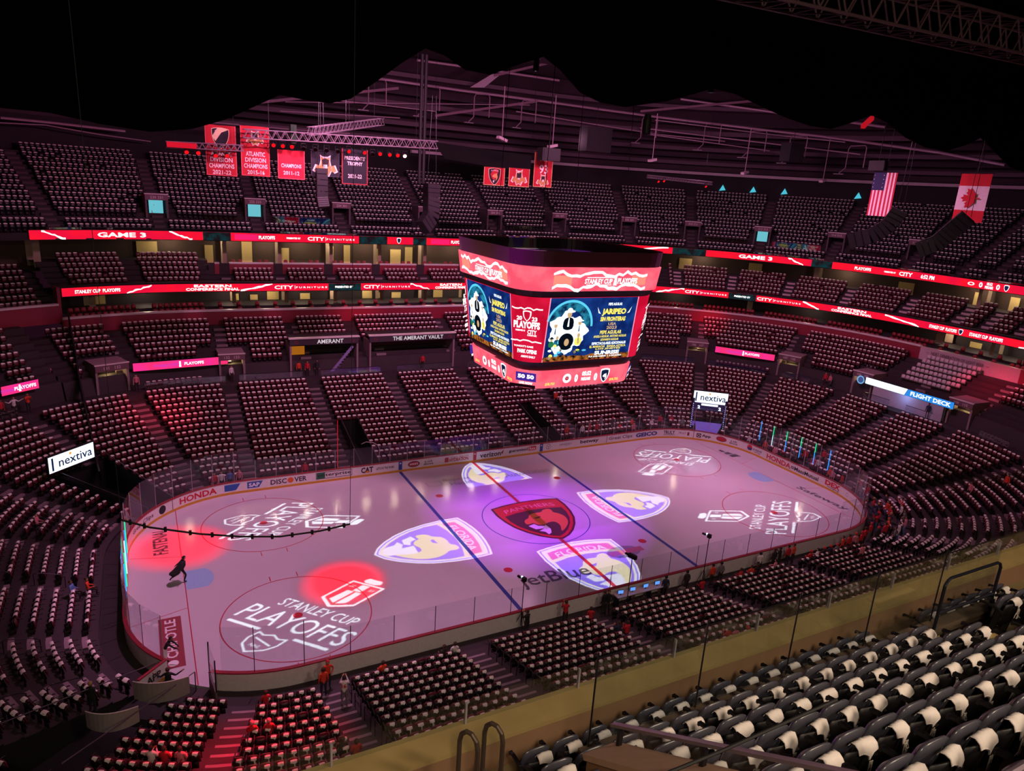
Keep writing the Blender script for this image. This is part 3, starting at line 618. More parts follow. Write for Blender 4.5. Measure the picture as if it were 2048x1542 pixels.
# ---- portals in the raised bank
EXC = []
def portal(u, w, d, z0, zt, lit, text, idx, where, upper=False):
    ca = yawof(u); g = empty('vomitory_portal', pt(u, d, z0), ca, None, 'portal', 'portals in the upper bank' if not upper else 'portals in the upper deck')
    g['label'] = where
    h = zt-z0
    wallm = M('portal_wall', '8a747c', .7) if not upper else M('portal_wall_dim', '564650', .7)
    for s in (-1, 1): b = MB(); b.box((s*(w/2+.1), -1.3, h/2), (.2, 2.7, h)); b.build('side_wall', wallm, g)
    b = MB(); b.box((0, -1.3, h+.04), (w+.4, 2.7, .1)); b.build('roof_slab', wallm, g)
    b = MB(); b.box((0, .08, h-.3), (w+.4, .14, .62)); ln = b.build('lintel_sign', M('portal_sign', '6a4a56', .6), g)
    b = MB(); b.box((0, .1, h+.05), (w+.5, .2, .1)); b.build('lintel_cap', WHITE_T, g)
    put_text('lettering', text, lambda x, y: (-x, .165, h-.3+y), M('print_d0b8c0', 'd0b8c0', .5), g, 0, 0, None, .3, .01)
    b = MB(); b.box((0, -2.6, h/2), (w, .1, h)); b.build('passage_back', TAN if lit == 'y' else BLACK, g)  # back wall colour carries the light: tan for lit passages, black for unlit
    if lit == 'y': b = MB(); b.box((w*.22, -1.9, (h-.6)/2), (w*.5, .06, h-.7)); b.build('passage_wall', M('passage_yellow', 'd8b060', .6), g); point('portal_lamp', pt(u, d+1.3, zt-.75), (1, .72, .3), 80, .1)
    if lit == 'c': b = MB(); b.box((0, -.7, (h-.6)/2), (w*.75, .06, h-.62)); b.build('passage_glow', E('portal_cyan', '7ad8e8', .75), g)  # glowing slab stands in for the cyan light inside the passage
    k = (R_+d)/R_ if (CUM[1] < u < CUM[2] or CUM[3] < u < CUM[4]) else 1.
    EXC.append((u-(w/2+1.0)/k, u+(w/2+1.0)/k, d-1.2, d+2.6)); return g
portal(14.7, 2.6, 17.7, WZ, 8.0, 'y', '131   132', 0, 'yellow lit portal left of the pink sign in the far left corner')
portal(19.45, 2.2, 17.7, WZ, 8.0, 'y', '132   133', 1, 'yellow lit portal right of the pink sign by the far boards')
portal(67.6, 2.4, 17.7, WZ, 8.0, 'y', '106   107', 2, 'yellow lit portal behind the arch sign, left of the right pink sign')
portal(71.5, 2.4, 17.7, WZ, 8.0, 'y', '107   108', 3, 'yellow lit portal right of the right-hand pink sign')
portal(74.6, 2.2, 17.7, WZ, 8.0, 'y', '108   109', 4, 'yellow lit portal numbered 108 beside the white seats')
portal(84.4, 2.2, 17.7, WZ, 8.0, 'y', '109   110', 5, 'portal numbered 109 right of the blue lit deck sign')
portal(10.8, 2.4, 17.7, WZ, 8.0, 'y', '130   131', 6, 'portal at the left edge above the lit corner sign')
def big_portal(u0, u1, text, lab, lit):
    um = (u0+u1)/2; w = u1-u0; g = empty('suite_portal', pt(um, 17.8, WZ), yawof(um), lab, 'portal', 'wide lounge portals')
    b = MB(); b.box((0, .05, 3.85), (w, .3, .7)); b.build('sign_band', M('band_dark', '3a2c38', .6), g)
    b = MB(); b.box((0, .05, 4.28), (w+.2, .5, .14)); b.build('sign_cap', WHITE_T, g)
    put_text('lettering', text, lambda x, y: (-x, .21, 3.85+y), E('sign_white', 'e8d8e0', .8), g, .6, 0, None, .46, .02)
    for s in (-1, 1): b = MB(); b.box((s*(w/2-.1), -1.2, 1.8), (.2, 2.6, 3.6)); b.build('side_wall', M('portal_wall'), g); b = MB(); b.lathe([(.16, 0), (.16, .06)], (s*(w/2-.7), .25, 3.85), 10); b.v = [(x, .25+(z-3.85), 3.85+(y-.25)) for x, y, z in b.v]; b.build('badge', E('badge_red', 'e03040', .6), g)
    b = MB(); b.box((0, -2.5, 1.8), (w, .1, 3.6)); b.build('back_wall', DARKW if not lit else M('vault_back', '4a1c24', .7), g)
    b = MB(); b.box((0, -1.2, 4.2), (w, 2.6, .1)); b.build('roof_slab', DARKW, g)
    if not lit:
        b = MB(); b.box((w*.36, -1.6, 1.5), (1.7, .06, 3.)); b.build('doorway_glow', E('doorway_orange', 'd88020', .5), g)  # glowing slab stands in for orange light beyond the doorway
        b = MB()
        for k in range(9): b.box((-w*.16-k*.22, -.6, .25+k*.3), (.24, 1.0, .06), ry=0)
        b.bar((-w*.1, -.1, .2), (-w*.16-2., -.1, 3.1), .06, .3); b.build('staircase', M('stair_violet', '8a7ab0', .5), g)
    EXC.append((u0-.6, u1+.6, 16.2, 20.2)); return g
big_portal(25.4, 33.0, 'AMERANT', 'wide lounge portal with white lettering band and staircase above the far boards', False)
big_portal(34.3, 44.9, 'THE AMERANT VAULT', 'wider dark lounge portal with white lettering band left of the scoreboard', True)
UA = [12.4, 14.6, 16.9, 24.05, 34.2, 45.4, 55.4, 62.6, 65.0, 67.1, 69.3, 71.5, 73.8, 75.9, 79.5, 84]
ULAB = {16.9: 'c', 24.05: 'c', 69.3: 'c'}
for i, u in enumerate(UA[2:13]):
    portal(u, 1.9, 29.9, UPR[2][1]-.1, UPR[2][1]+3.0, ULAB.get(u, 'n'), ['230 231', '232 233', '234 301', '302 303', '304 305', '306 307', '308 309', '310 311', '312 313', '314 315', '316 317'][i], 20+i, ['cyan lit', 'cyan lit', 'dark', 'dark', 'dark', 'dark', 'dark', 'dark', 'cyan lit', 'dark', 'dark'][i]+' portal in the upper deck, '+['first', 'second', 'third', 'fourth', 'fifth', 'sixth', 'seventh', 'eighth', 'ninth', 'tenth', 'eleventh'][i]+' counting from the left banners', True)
# ---- white-seat corner block and lit deck sign
EXC.append((75.2, 83.9, 16.0, 19.8))
b = MB(); sweep(b, 75.3, 83.8, rect_prof(17.3, 17.8, WZ, 6.9)); b.build('wall_deck_front', M('deck_white', 'b0a8b8', .5), kind='structure')
fd = empty('deck_sign', pt(79.5, 17.25, 7.3), yawof(79.5), 'blue and white glowing deck sign under the white seats at the far end', 'sign')
fdx = lambda z0: (lambda x, y: (-x, .03, z0+y))
b = MB(); b.box((0, -.06, 0), (10.6, .12, .8)); b.build('sign_box', BLACK, fd)
put('white_panel', ([(-5.3, -.38), (-.3, -.38), (-.0, .38), (-5.3, .38)], [(0, 1, 2, 3)]), lambda x, y: (-x, .005, y), E('panel_white', 'dff0ff', 1.6), fd)
put('blue_panel', ([(-.25, -.38), (5.3, -.38), (5.3, .38), (.05, .38)], [(0, 1, 2, 3)]), lambda x, y: (-x, .005, y), E('panel_blue', '2a86e0', 1.1), fd)
put_text('lettering', 'FLIGHT DECK', lambda x, y: (-x, .02, y), E('letters_white', 'f4fbff', 1.5), fd, 2.7, 0, 4.6, .48, .03)
put('round_badge', ringVF(0, 0, .36, .5), lambda x, y: (5.9-x, .1, -.1+y), E('badge_blue', '7ab8f0', .9), fd)
put('badge_disc', discVF(0, 0, .34, .34), lambda x, y: (5.9-x, .1, -.1+y), E('badge_deep', '5068a8', .6), fd)
point('deck_glow', pt(79.5, 16.4, 6.8), (.3, .5, 1), 60, .5)
def pink_sign(u0, u1, lab):
    um = (u0+u1)/2; k = (R_+17.3)/R_; w = (u1-u0)*k; g = empty('led_sign', pt(um, 17.55, 7.35), yawof(um), lab, 'sign', 'pink strip signs')
    b = MB(); b.box((0, -.1, 0), (w, .2, .86)); b.build('sign_box', BLACK, g)
    b = MB(); b.box((0, .02, .0), (w-.05, .04, .8)); b.build('screen', E('screen_pink', 'f0308c', 1.1, hex2='f83070', scale=.6), g)
    put_text('lettering', 'STANLEY CUP', lambda x, y: (-x, .05, y), E('letters_violet', 'c040d0', 1.), g, -w*.17, -.02, None, .26, .02)
    put_text('lettering', 'PLAYOFFS', lambda x, y: (-x, .05, y), E('letters_white'), g, w*.13, 0, None, .32, .03)
    put('cup_mark', ([(-.1, -.3), (.1, -.3), (.07, .3), (-.07, .3)], [(0, 1, 2, 3)]), lambda x, y: (w*.02-x, .05, y), E('letters_white'), g)
    return g
pink_sign(15.3, 18.25, 'pink glowing strip sign between two portals in the far left corner'); EXC.append((15.4, 18.9, 17.9, 18.9))
pink_sign(68.35, 70.9, 'pink glowing strip sign at the far end right of the arch sign'); EXC.append((68.2, 71, 17.9, 18.9))
pink_sign(11.55, 12.6, 'pink strip sign cut by the left edge above standing staff')
# ---- glass balustrades along the walkway and the upper deck front
def balustrade(u0, u1, d, z0, h, lab):
    g = empty('glass_balustrade', (0, 0, 0), 0, lab, 'balustrade', 'glass balustrades of the stands')
    swept('glass_panel', u0, u1, rect_prof(d, d+.02, z0, z0+h), BGLASS, g); swept('top_rail', u0, u1, rect_prof(d-.02, d+.04, z0+h, z0+h+.05), DPIPE, g)
LA = [0., 5.2, 8.4, 11.9, 15.1, 18.92, 27.35, 36.05, 44.9, 53.6, 62.0, 64.6, 67.8, 71.1, 74.2, 79.54, 84.7, 87.9, 91.3, 93.9, 97.2, 105.6, 114.3, 123.0, 131.8, 140.15, 143.95, 147.4, 150.7, 153.9]
ORD = ['first', 'second', 'third', 'fourth', 'fifth', 'sixth', 'seventh', 'eighth', 'ninth', 'tenth', 'eleventh', 'twelfth', 'thirteenth', 'fourteenth', 'fifteenth', 'sixteenth', 'seventeenth', 'eighteenth', 'nineteenth', 'twentieth', 'twenty-first', 'twenty-second', 'twenty-third', 'twenty-fourth', 'twenty-fifth', 'twenty-sixth', 'twenty-seventh', 'twenty-eighth', 'twenty-ninth', 'thirtieth']
k_ = 0
for a, e in zip(LA[2:19], LA[3:19]):
    if a == 11.9: continue
    m = 1.0/((R_+16)/R_ if (CUM[1] < (a+e)/2 < CUM[2] or CUM[3] < (a+e)/2 < CUM[4]) else 1.)
    balustrade(a+m, e-m, 15.85, WZ, 1.05, 'walkway glass balustrade, '+ORD[k_]+' counting clockwise from the left end'); k_ += 1
k_ = 0
for a, e in zip(UA[2:12], UA[3:13]):
    m = 1.6/((R_+29)/R_ if not (CUM[2] < (a+e)/2 < CUM[3]) else 1.)
    balustrade(a+m, e-m, 29.05, UPR[2][1], 1.15, 'upper deck glass balustrade, '+ORD[k_]+' from the left cyan portal'); k_ += 1
balustrade(14.4, 88, 27.2, UPR[0][1], .5, 'low glass balustrade along the front edge of the upper deck')
# ---- stairs in the aisles
def stairs(aisles, rows, uu, w, mat, name='aisle_steps'):
    b = MB()
    for u in aisles:
        if not (uu[0] <= u <= uu[1]): continue
        tun = next((q for q in TUN if q[0]-.3 < u < q[1]+.3), None) if rows is LOW else None
        y = yawof(u)
        for (d, z), (d2, z2) in zip(rows[:-1], rows[1:]):
            if tun and d < tun[2]: continue
            p_ = pt(u, d+.27, z+(z2-z)/4); b.box(p_, (w, .3, (z2-z)/2+.02), y)
    b.build(name, mat, kind='structure')
stairs(LA, LOW, (0, UT), 1.15, STEP); stairs(LA, UPB, (13.4, 92), 1.15, STEP); stairs(UA, UPR, (0, 90), 1.1, M('upper_steps', '4a3a40', .8))
stairs(CLUBA, CLB, (19, 66), 1.0, STEP); CLA2 = [66.8, 68.6, 70.4, 72.2, 74.0, 77.0, 80.5, 84.0]; stairs(CLA2, CLC, (66, 90), 1.1, M('club_steps', 'd0b0bc', .7))
# ---- ribbon displays
RIB = E('ribbon_red', 'e01038', 1.15, hex2='f4142c', scale=.35); RW = E('ribbon_white', 'ffffff', 1.6); RDK = E('ribbon_dark', '2a2028', .5, hex2='1c4a50', scale=1.5); RP = E('ribbon_pink', 'f0206a', 1.1)
def ribbon(d, z, h, u0, u1, lab, items):
    g = empty('ribbon_display', (0, 0, 0), 0, lab, 'ribbon display', 'ribbon displays on the deck fronts')
    swept('housing', u0, u1, rect_prof(d, d+.25, z-h/2-.06, z+h/2+.06), BLACK, g); swept('screen', u0, u1, [(d-.02, z-h/2), (d-.02, z+h/2)], RIB, g, False)
    kk = (R_+d)/R_
    for it in items:
        t, a, e = it[:3]; um = (a+e)/2; dd = d-.13
        def mp(x, y, um=um, d0=dd): return pt(s2u(u2s(um, d0)+x, d0), d0, z+y)
        w = u2s(e, dd)-u2s(a, dd)
        if t == 't': put_text('lettering', it[3], mp, RW, g, 0, 0, w, it[4] if len(it) > 4 else h*.55, .03)
        if t == 't2': put_text('lettering', it[3], mp, RW, g, 0, h*.24, w*.7, h*.36, .03); put_text('lettering', it[4], mp, RW, g, 0, -h*.2, w, h*.36, .03)
        if t == 'city': put_text('lettering', 'CITY', mp, RW, g, -w*.31, 0, w*.34, h*.5, .02); put_text('lettering', 'FURNITURE', mp, RW, g, w*.2, -.02, w*.58, h*.24, .01, 1.5); put('divider', rectVF(-w*.115, -w*.108, -h*.25, h*.25), mp, RW, g)
        if t == 'dk': swept('dark_panel', a, e, [(d-.08, z-h/2), (d-.08, z+h/2)], RDK, g, False)
        if t == 'pk': swept('pink_panel', a, e, [(d-.07, z-h*.35), (d-.07, z+h*.35)], RP, g, False)
        if t in ('c+', 'c-'):
            s = 1 if t == 'c+' else -1; n = 9; random.seed(int(a*10)); P = [(-w/2+w*i/n, s*(-h/2+h*i/n)*.9+random.uniform(-.08, .08)*h) for i in range(n+1)]; tk = [h*.06+h*.09*random.random() for _ in P]
            V = [q for (x, y), k in zip(P, tk) for q in ((x, max(-h/2, y-k)), (x, min(h/2, y+k)))]; put('lightning_crack', (V, [(2*i, 2*i+2, 2*i+3, 2*i+1) for i in range(n)]), mp, RW, g)
        if t == 'sh': V = [(x*h*.3, (y-1.2)*h*.33) for x, y in SHIELD]; put('shield_mark', (V, [tuple(range(len(V)))]), mp, RW, g); V = [(x*h*.24, (y-1.2)*h*.26) for x, y in SHIELD]; put('shield_field', (V, [tuple(range(len(V)))]), lambda x, y: mp(x, y, um, dd-.02), E('shield_navy', '28305c', .6), g)
    return g
ribbon(26, 13.8, .84, 14.42, 92, 'lower red ribbon display under the club seats', [
 ('t', 14.7, 15.75, 'STANLEY CUP  PLAYOFFS', .36), ('c+', 15.9, 16.5), ('t2', 17.05, 20.3, 'EASTERN', 'CONFERENCE FINAL'), ('c+', 21.6, 25.1), ('city', 25.2, 31.5), ('dk', 31.6, 35.6), ('t', 32.4, 34.6, 'PRESENTED BY', .26), ('city', 35.8, 42.0), ('c-', 42.0, 44.6), ('t2', 45.4, 49.8, 'EASTERN', 'CONFERENCE FINAL'),
 ('c+', 66.0, 67.0), ('city', 67.0, 68.5), ('dk', 68.55, 69.5), ('t', 68.75, 69.3, 'PRESENTED BY', .26), ('city', 69.5, 71.0), ('c-', 71.05, 71.6), ('t2', 72.0, 73.3, 'EASTERN', 'CONFERENCE FINAL'), ('c-', 73.7, 74.8), ('t', 75.1, 78.4, 'STANLEY CUP  PLAYOFFS', .4), ('sh', 78.6, 79.2), ('t', 79.9, 83.6, 'STANLEY CUP  PLAYOFFS', .4), ('c+', 84.3, 86)])
ribbon(27, 19.4, .9, 13.95, 92, 'upper red ribbon display along the front of the upper deck', [
 ('c-', 14.2, 14.7), ('t', 15.4, 16.5, 'GAME 3'), ('c-', 17.05, 17.6), ('dk', 18.0, 20.9), ('pk', 21.3, 23.8), ('t', 23.9, 25.7, 'PLAYOFFS', .4), ('t', 27.0, 28.6, 'PRESENTED BY', .2), ('city', 29.3, 35.1), ('dk', 35.6, 39.2), ('sh', 40.3, 41.1), ('dk', 42.6, 44.4), ('pk', 45, 47.6), ('t', 47.8, 49.6, 'PLAYOFFS', .4),
 ('t', 52, 54, 'GAME 3'), ('t', 57, 58.4, 'CITY'), ('c+', 64.6, 66.3), ('dk', 66.45, 67.6), ('t', 68.7, 69.8, 'GAME 3'), ('c-', 70.3, 70.8), ('dk', 71.05, 71.7), ('t', 72.4, 72.9, 'PLAYOFFS', .4), ('t', 73.3, 73.65, 'PRESENTED BY', .2), ('t', 73.75, 74.15, 'CITY'), ('t', 74.4, 74.8, '6:52 PM'), ('t', 79.1, 79.5, '0', .6), ('t2', 79.8, 80.7, '05:52', 'PREGAME'), ('t', 81.0, 81.4, '0', .6), ('sh', 81.8, 82.4), ('t', 77.8, 78.6, 'O', .4)])
# ================================================================ SEATS AND TOWELS
def shell(w, z0, z1, y0, lean, curve, th, nx=8, nz=4, crown=.03):
    V = []; F = []
    for t in (0, 1):
        for j in range(nz+1):
            q = j/nz
            for i in range(nx+1):
                p = i/nx*2-1; ww = w/2*(1-.10*q*q)
                z = z0+(z1-z0)*q+(crown*(1-p*p) if j == nz else 0); y = y0-lean*q+curve*p*p*(1 if t == 0 else 1)-th*t*(1-.2*q)
                V.append((p*ww, y, z))
    s = (nx+1)*(nz+1)
    for j in range(nz):
        for i in range(nx):
            a = j*(nx+1)+i; F.append((a, a+1, a+nx+2, a+nx+1)); F.append((s+a, s+a+nx+1, s+a+nx+2, s+a+1))
    for i in range(nx): F.append((i, s+i, s+i+1, i+1)); a = nz*(nx+1)+i; F.append((a, a+1, s+a+1, s+a))
    for j in range(nz): a = j*(nx+1); F.append((a, a+nx+1, s+a+nx+1, s+a)); a += nx; F.append((a, s+a, s+a+nx+1, a+nx+1))
    return V, F
def pad(w, z0, z1, y, th, tilt, nx=8, nz=5, rnd=.5):
    """folded seat pan: a cushion standing on edge with a rounded top"""
    V = []; F = []
    for t in (0, 1):
        for j in range(nz+1):
            q = j/nz; ed = 1-abs(2*q-1)**4
            for i in range(nx+1):
                p = i/nx*2-1; e2 = (1-abs(p)**4)*ed
                ww = w/2*(1-.10*max(0, q-.5)*2*rnd); z = z0+(z1-z0)*q-(abs(p)**4)*.05*q*q
                V.append((p*ww, y-tilt*q+(th*(.25+.75*e2) if t == 0 else -th*.3*e2), z))
    s = (nx+1)*(nz+1)
    for j in range(nz):
        for i in range(nx):
            a = j*(nx+1)+i; F.append((a, a+1, a+nx+2, a+nx+1)); F.append((s+a, s+a+nx+1, s+a+nx+2, s+a+1))
    for i in range(nx): F.append((i, s+i, s+i+1, i+1)); a = nz*(nx+1)+i; F.append((a, a+1, s+a+1, s+a))
    for j in range(nz): a = j*(nx+1); F.append((a, a+nx+1, s+a+nx+1, s+a)); a += nx; F.append((a, s+a, s+a+nx+1, a+nx+1))
    return V, F
BACK = shell(.49, .34, .79, -.14, .07, .05, .025, crown=.015); PAN = pad(.46, .42, .89, .02, .085, .085)
BACKL = shell(.49, .34, .79, -.14, .07, .05, .025, 4, 1, .015); PANL = pad(.46, .42, .87, -.02, .07, .085, 4, 3)
def armVF(s):
    b = MB(); P = [(s*.262, -.2, .60), (s*.262, -.05, .665), (s*.262, .16, .672), (s*.262, .23, .655)]
    for a, c in zip(P[:-1], P[1:]): b.bar(a, c, .052, .036)
    b.box((s*.262, .235, .648), (.056, .03, .05)); return b
def stdVF(s):
    b = MB(); b.bar((s*.262, -.03, 0), (s*.262, -.1, .62), .035, .09, 0, (0, 1, 0)); b.box((s*.262, -.03, .02), (.06, .26, .04)); b.bar((s*.262, -.1, .42), (0, -.12, .42), .05, .05); return b
def towelVF(seed, hi=True):
    """a rally towel bunched along the top of the backrest with a corner hanging down behind"""
    r = random.Random(seed); xt = r.uniform(.06, .12); x0, x1 = -.07+r.uniform(-.04, .03), .175; n = 9 if hi else 2
    V = []; F = []
    if hi:
        for i in range(n+1):
            q = i/n; x = x0+(x1-x0)*q; th = .018+.03*abs(math.sin(PI*min(1, q+.02)))**.5*(.35+.65*q); dp = .0+(.085+.03*(seed % 3))*math.exp(-((x-xt)/.06)**2)
            j_ = lambda a: r.uniform(-a, a)
            for y, z in ((-.115, .80-.01*(1-q)), (-.135, .825+th+j_(.008)), (-.185, .845+th+j_(.01)), (-.232, .825+th*.6-dp*.2+j_(.008)), (-.252, .80-dp*.6), (-.256, .785-dp)): V.append((x+j_(.006)-(x-xt)*.45*(z < .76), y, z))
        w = 6
    else:
        for x, t in ((-.17, .0), (0, .05), (.17, .02)):
            for y, z in ((-.03, .79), (-.05, .87+t*.5), (-.16, .87+t), (-.25, .80-t)): V.append((x, y, z))
        w = 4
    m = len(V)
    for i in range(n):
        for k in range(w-1): a = i*w+k; F.append((a, a+w, a+w+1, a+1))
    if hi:
        V += [(x, y+.008, z-.012) for x, y, z in V]
        F += [(m+a, m+d, m+c, m+b) for a, b, c, d in F]
        for i in range(n):
            for k in (0, w-1): a = i*w+k; F.append((a, m+a, m+a+w, a+w))
        for k in range(w-1):
            for i in (0, n): a = i*w+k; F.append((a, a+1, m+a+1, m+a))
    return V, F, xt
SEAT_M = {'up': (M('seat_charcoal', '45444f', .28, 0, .05, 3, .6), M('seat_shell_black', '1a181b', .5)),
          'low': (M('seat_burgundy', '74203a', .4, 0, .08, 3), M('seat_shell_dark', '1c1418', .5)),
          'far': (M('seat_burgundy_dim', '551626', .42), M('seat_shell_dark')),  # same burgundy darkened, the dimmer far side put into its colour
         'top': (M('seat_black', '1c161e', .45), M('seat_shell_dark', '1c1418', .5))}
ARM_M = M('arm_black', '141215', .42); TOWEL = M('towel_white', 'e6dcd8', .85, 0, .04, 30); TAGM = M('towel_tag', 'e8e2d4', .7); TAGP = M('print_3a2c2c', '3a2c2c', .6)
def make_seat(kind, name):
    pm, sm_ = SEAT_M[kind]; t = empty(name)
    mesh_obj('seat_pan', *PAN, pm, t, smooth=True); mesh_obj('backrest', *BACK, sm_, t, smooth=True)
    for s in (-1, 1): armVF(s).build('armrest', ARM_M, t); stdVF(s).build('seat_standard', ARM_M, t)
    return t
TW = []
for i in range(6):
    V, F, ox = towelVF(i); t = mesh_obj('rally_towel', V, F, TOWEL, None, smooth=True)
    b = MB(); b.box((ox, -.272, .585), (.056, .006, .19)); tg = b.build('towel_tag', TAGM, t)
    b = MB(); b.add([(ox+.014*math.cos(a), -.2765, .585+.02*math.sin(a)) for a in np.linspace(0, 2*PI, 9)[:-1]], [tuple(range(8))]); b.box((ox, -.2762, .625), (.012, .0012, .03)); b.build('tag_print', TAGP, tg)
    if i % 2:
        b = MB(); rr_ = random.Random(i)
        for q in range(3): b.tube([(ox+rr_.uniform(-.06, .06), -.262, .70), (ox+rr_.uniform(-.1, .1), -.27, .60), (ox+rr_.uniform(-.12, .12), -.27, .5+rr_.uniform(-.1, .05))], .006, 4)
        b.build('loose_threads', TOWEL, t)
    TW.append(t)
TSPARE = set(range(6))
seat_up = make_seat('up', 'folding_seat'); seat_low = make_seat('low', 'folding_seat')
spare = {'up': seat_up, 'low': seat_low}
def place_seat(kind, p, rz, label, tlabel, grp, tgrp, towel=True, pan_down=False):
    if spare.get(kind) is not None: o = spare[kind]; spare[kind] = None
    else: o = copy_tree(seat_up if kind == 'up' else seat_low)
    o.location = p; o.rotation_euler = (0, 0, rz); tag(o, label, 'seat', grp)
    if towel:
        i = random.randrange(6)
        if i in TSPARE: t = TW[i]; TSPARE.discard(i)
        else: t = copy_tree(TW[i])
        t.location = p; t.rotation_euler = (0, 0, rz+random.uniform(-.04, .04)); tag(t, tlabel, 'towel', tgrp)
    return o
# ---- seats of the upper block in front of the camera
FGR = [(-39.63+.24, 18.87-.86)]+[(-41.671+.776-.776*k+.24, 20.502-.556+.556*k-.86) for k in range(0, 7)]
FG = []
x0s = [-22.163-3*.52, -21.109-6*.52, -21.109-6*.52, -22.39-4*.52, -22.781-3*.52, -22.307-4*.52, -22.1-4*.52, -22.3-4*.52]
for r, (y, z) in enumerate(FGR):
    xs = []; x = x0s[r]
    lim = -16.2 if r == 0 else -16.75
    while x < lim: xs.append(x); x += .52
    if r == 0: xs += [-14.4+.52*k for k in range(6)]
    elif r < 5: xs += [-14.3+.52*k for k in range(5)]
    for x in xs: FG.append((r, x, y, z))
RN = ['front row behind the concrete parapet']+[ORD[k]+' row behind the dark drink rail' for k in range(7)]
RN2 = ['front row']+[ORD[k]+' row behind rail' for k in range(7)]
for r in range(8):
    L = [q for q in FG if q[0] == r and q[1] < -15.9]; Rr = [q for q in FG if q[0] == r and q[1] >= -15.9]
    for i, q in enumerate(reversed(L)):
        place_seat('up', (q[1], q[2], q[3]), 0, 'charcoal folding seat, %s, %s left of the tan steps' % (RN[r], ORD[i]), 'white rally towel over charcoal seat, %s, %s left of the tan steps' % (RN2[r], ORD[i]), 'charcoal seats of the upper block', 'rally towels on the charcoal seats')
    for i, q in enumerate(Rr):
        place_seat('up', (q[1], q[2], q[3]), 0, 'charcoal folding seat beyond the tan steps, %s, %s from steps' % (RN2[r], ORD[i]), 'white rally towel on seat beyond the tan steps, %s, %s from steps' % (RN2[r], ORD[i]), 'charcoal seats of the upper block', 'rally towels on the charcoal seats')
NFG = len(FG)
# ---- positions of all the other seats
def row_positions(aisles, d, z, u0, u1, gap=.72, pitch=.535):
    out = []
    A = sorted(a for a in aisles if u0 < a < u1); A = [u0]+A+[u1]
    for si, (a, e) in enumerate(zip(A[:-1], A[1:])):
        s0, s1 = u2s(a, d)+gap, u2s(e, d)-gap; n = int((s1-s0)/pitch)
        if n < 1: continue
        m = (s1-s0-n*pitch)/2
        for i in range(n):
            u = s2u(s0+m+(i+.5)*pitch, d)
            out.append((u, d, z, si, i, n))
    return out
def blocked(u, d):
    w = u % UT
    return any(a < w < e and p < d < q for a, e, p, q in EXC) or any(a-.15 < w < e+.15 and d < dd for a, e, dd in TUN)
PEOPLE_SEATS = []
LOWS = []
for k, (d, z) in enumerate(LOW):
    for q in row_positions(LA[1:], d, z, 0, UT):
        if not blocked(q[0], d): LOWS.append((k,)+q)
near = [q for q in LOWS if 103 < q[1] < 148.5 and q[2] < 12.6]
near.sort(key=lambda q: (pt(q[1], q[2], q[3])-CAM).length)
NIND = 300-NFG
IND = near[:NIND]; INDS = set(id(q) for q in IND)
SECN = {147.4: 'block beside the open gate', 143.95: 'block right of the red stairs', 140.15: 'long block below the hoop rails', 131.8: 'block left of the pale centre stairs', 123.0: 'block by the scorers table', 150.7: 'corner block past the tunnel'}
def secname(u):
    for e, s in ((123.0, 'fourth block'), (131.8, 'third block'), (140.15, 'long block below hoop rails'), (143.95, 'block right of the red stairs'), (147.4, 'block beside the open gate'), (160, 'corner block past the tunnel')):
        if u < e: return s
for q in IND:
    k, u, d, z, si, i, n = q
    place_seat('low', pt(u, d, z), yawof(u), 'burgundy folding seat, %s row up, %s from right, %s' % (ORD[k], ORD[i], secname(u)), 'white rally towel, %s row up, %s from right, %s' % (ORD[k], ORD[i], secname(u)), 'burgundy seats of the lower blocks', 'rally towels on the burgundy seats')
REST = [q for q in LOWS if id(q) not in INDS]
def scatter(name, parts, places, mats, label, cat, kind='stuff', smooth=True):
    V = []; L = []; ST = []; MI = []; vb = 0; lb = 0
    base = np.concatenate([np.array(p[0], dtype=np.float32) for p in parts]); offs = np.cumsum([0]+[len(p[0]) for p in parts])
    faces = [(tuple(i+offs[k] for i in f), p[2]) for k, p in enumerate(parts) for f in p[1]]
    li = np.array([i for f, _ in faces for i in f], dtype=np.int32); ls = np.cumsum([0]+[len(f) for f, _ in faces])[:-1].astype(np.int32); mi = np.array([m for _, m in faces], dtype=np.int32)
    N = len(places); P = np.array([p[:3] for p in places], dtype=np.float32); A = np.array([p[3] for p in places], dtype=np.float32)
    c, s = np.cos(A)[:, None], np.sin(A)[:, None]
    X = base[None, :, 0]*c-base[None, :, 1]*s+P[:, 0:1]; Y = base[None, :, 0]*s+base[None, :, 1]*c+P[:, 1:2]; Z = base[None, :, 2]+P[:, 2:3]
    co = np.stack([X, Y, Z], 2).reshape(-1, 3); nb = len(base)
    me = bpy.data.meshes.new(name); me.vertices.add(len(co)); me.vertices.foreach_set('co', co.ravel())
    LI = (li[None, :]+(np.arange(N, dtype=np.int32)*nb)[:, None]).ravel(); LS = (ls[None, :]+(np.arange(N, dtype=np.int32)*len(li))[:, None]).ravel()
    me.loops.add(len(LI)); me.loops.foreach_set('vertex_index', LI); me.polygons.add(len(LS)); me.polygons.foreach_set('loop_start', LS)
    for m in mats: me.materials.append(m)
    me.polygons.foreach_set('material_index', np.tile(mi, N)); me.polygons.foreach_set('use_smooth', np.full(len(LS), smooth)); me.update(calc_edges=True); me.validate()
    o = bpy.data.objects.new(name, me); link(o); return tag(o, label, cat, None, kind)
TL = towelVF(1, hi=False); _t = towelVF(0); TLN = (_t[0][:60], [f for f in _t[1] if max(f) < 60])
def tot(qs): return [tuple(pt(u, d, z))+(yawof(u),) for (u, d, z) in qs]
armp = armVF(-1); armp.box((0, -.12, .2), (.3, .04, .4))
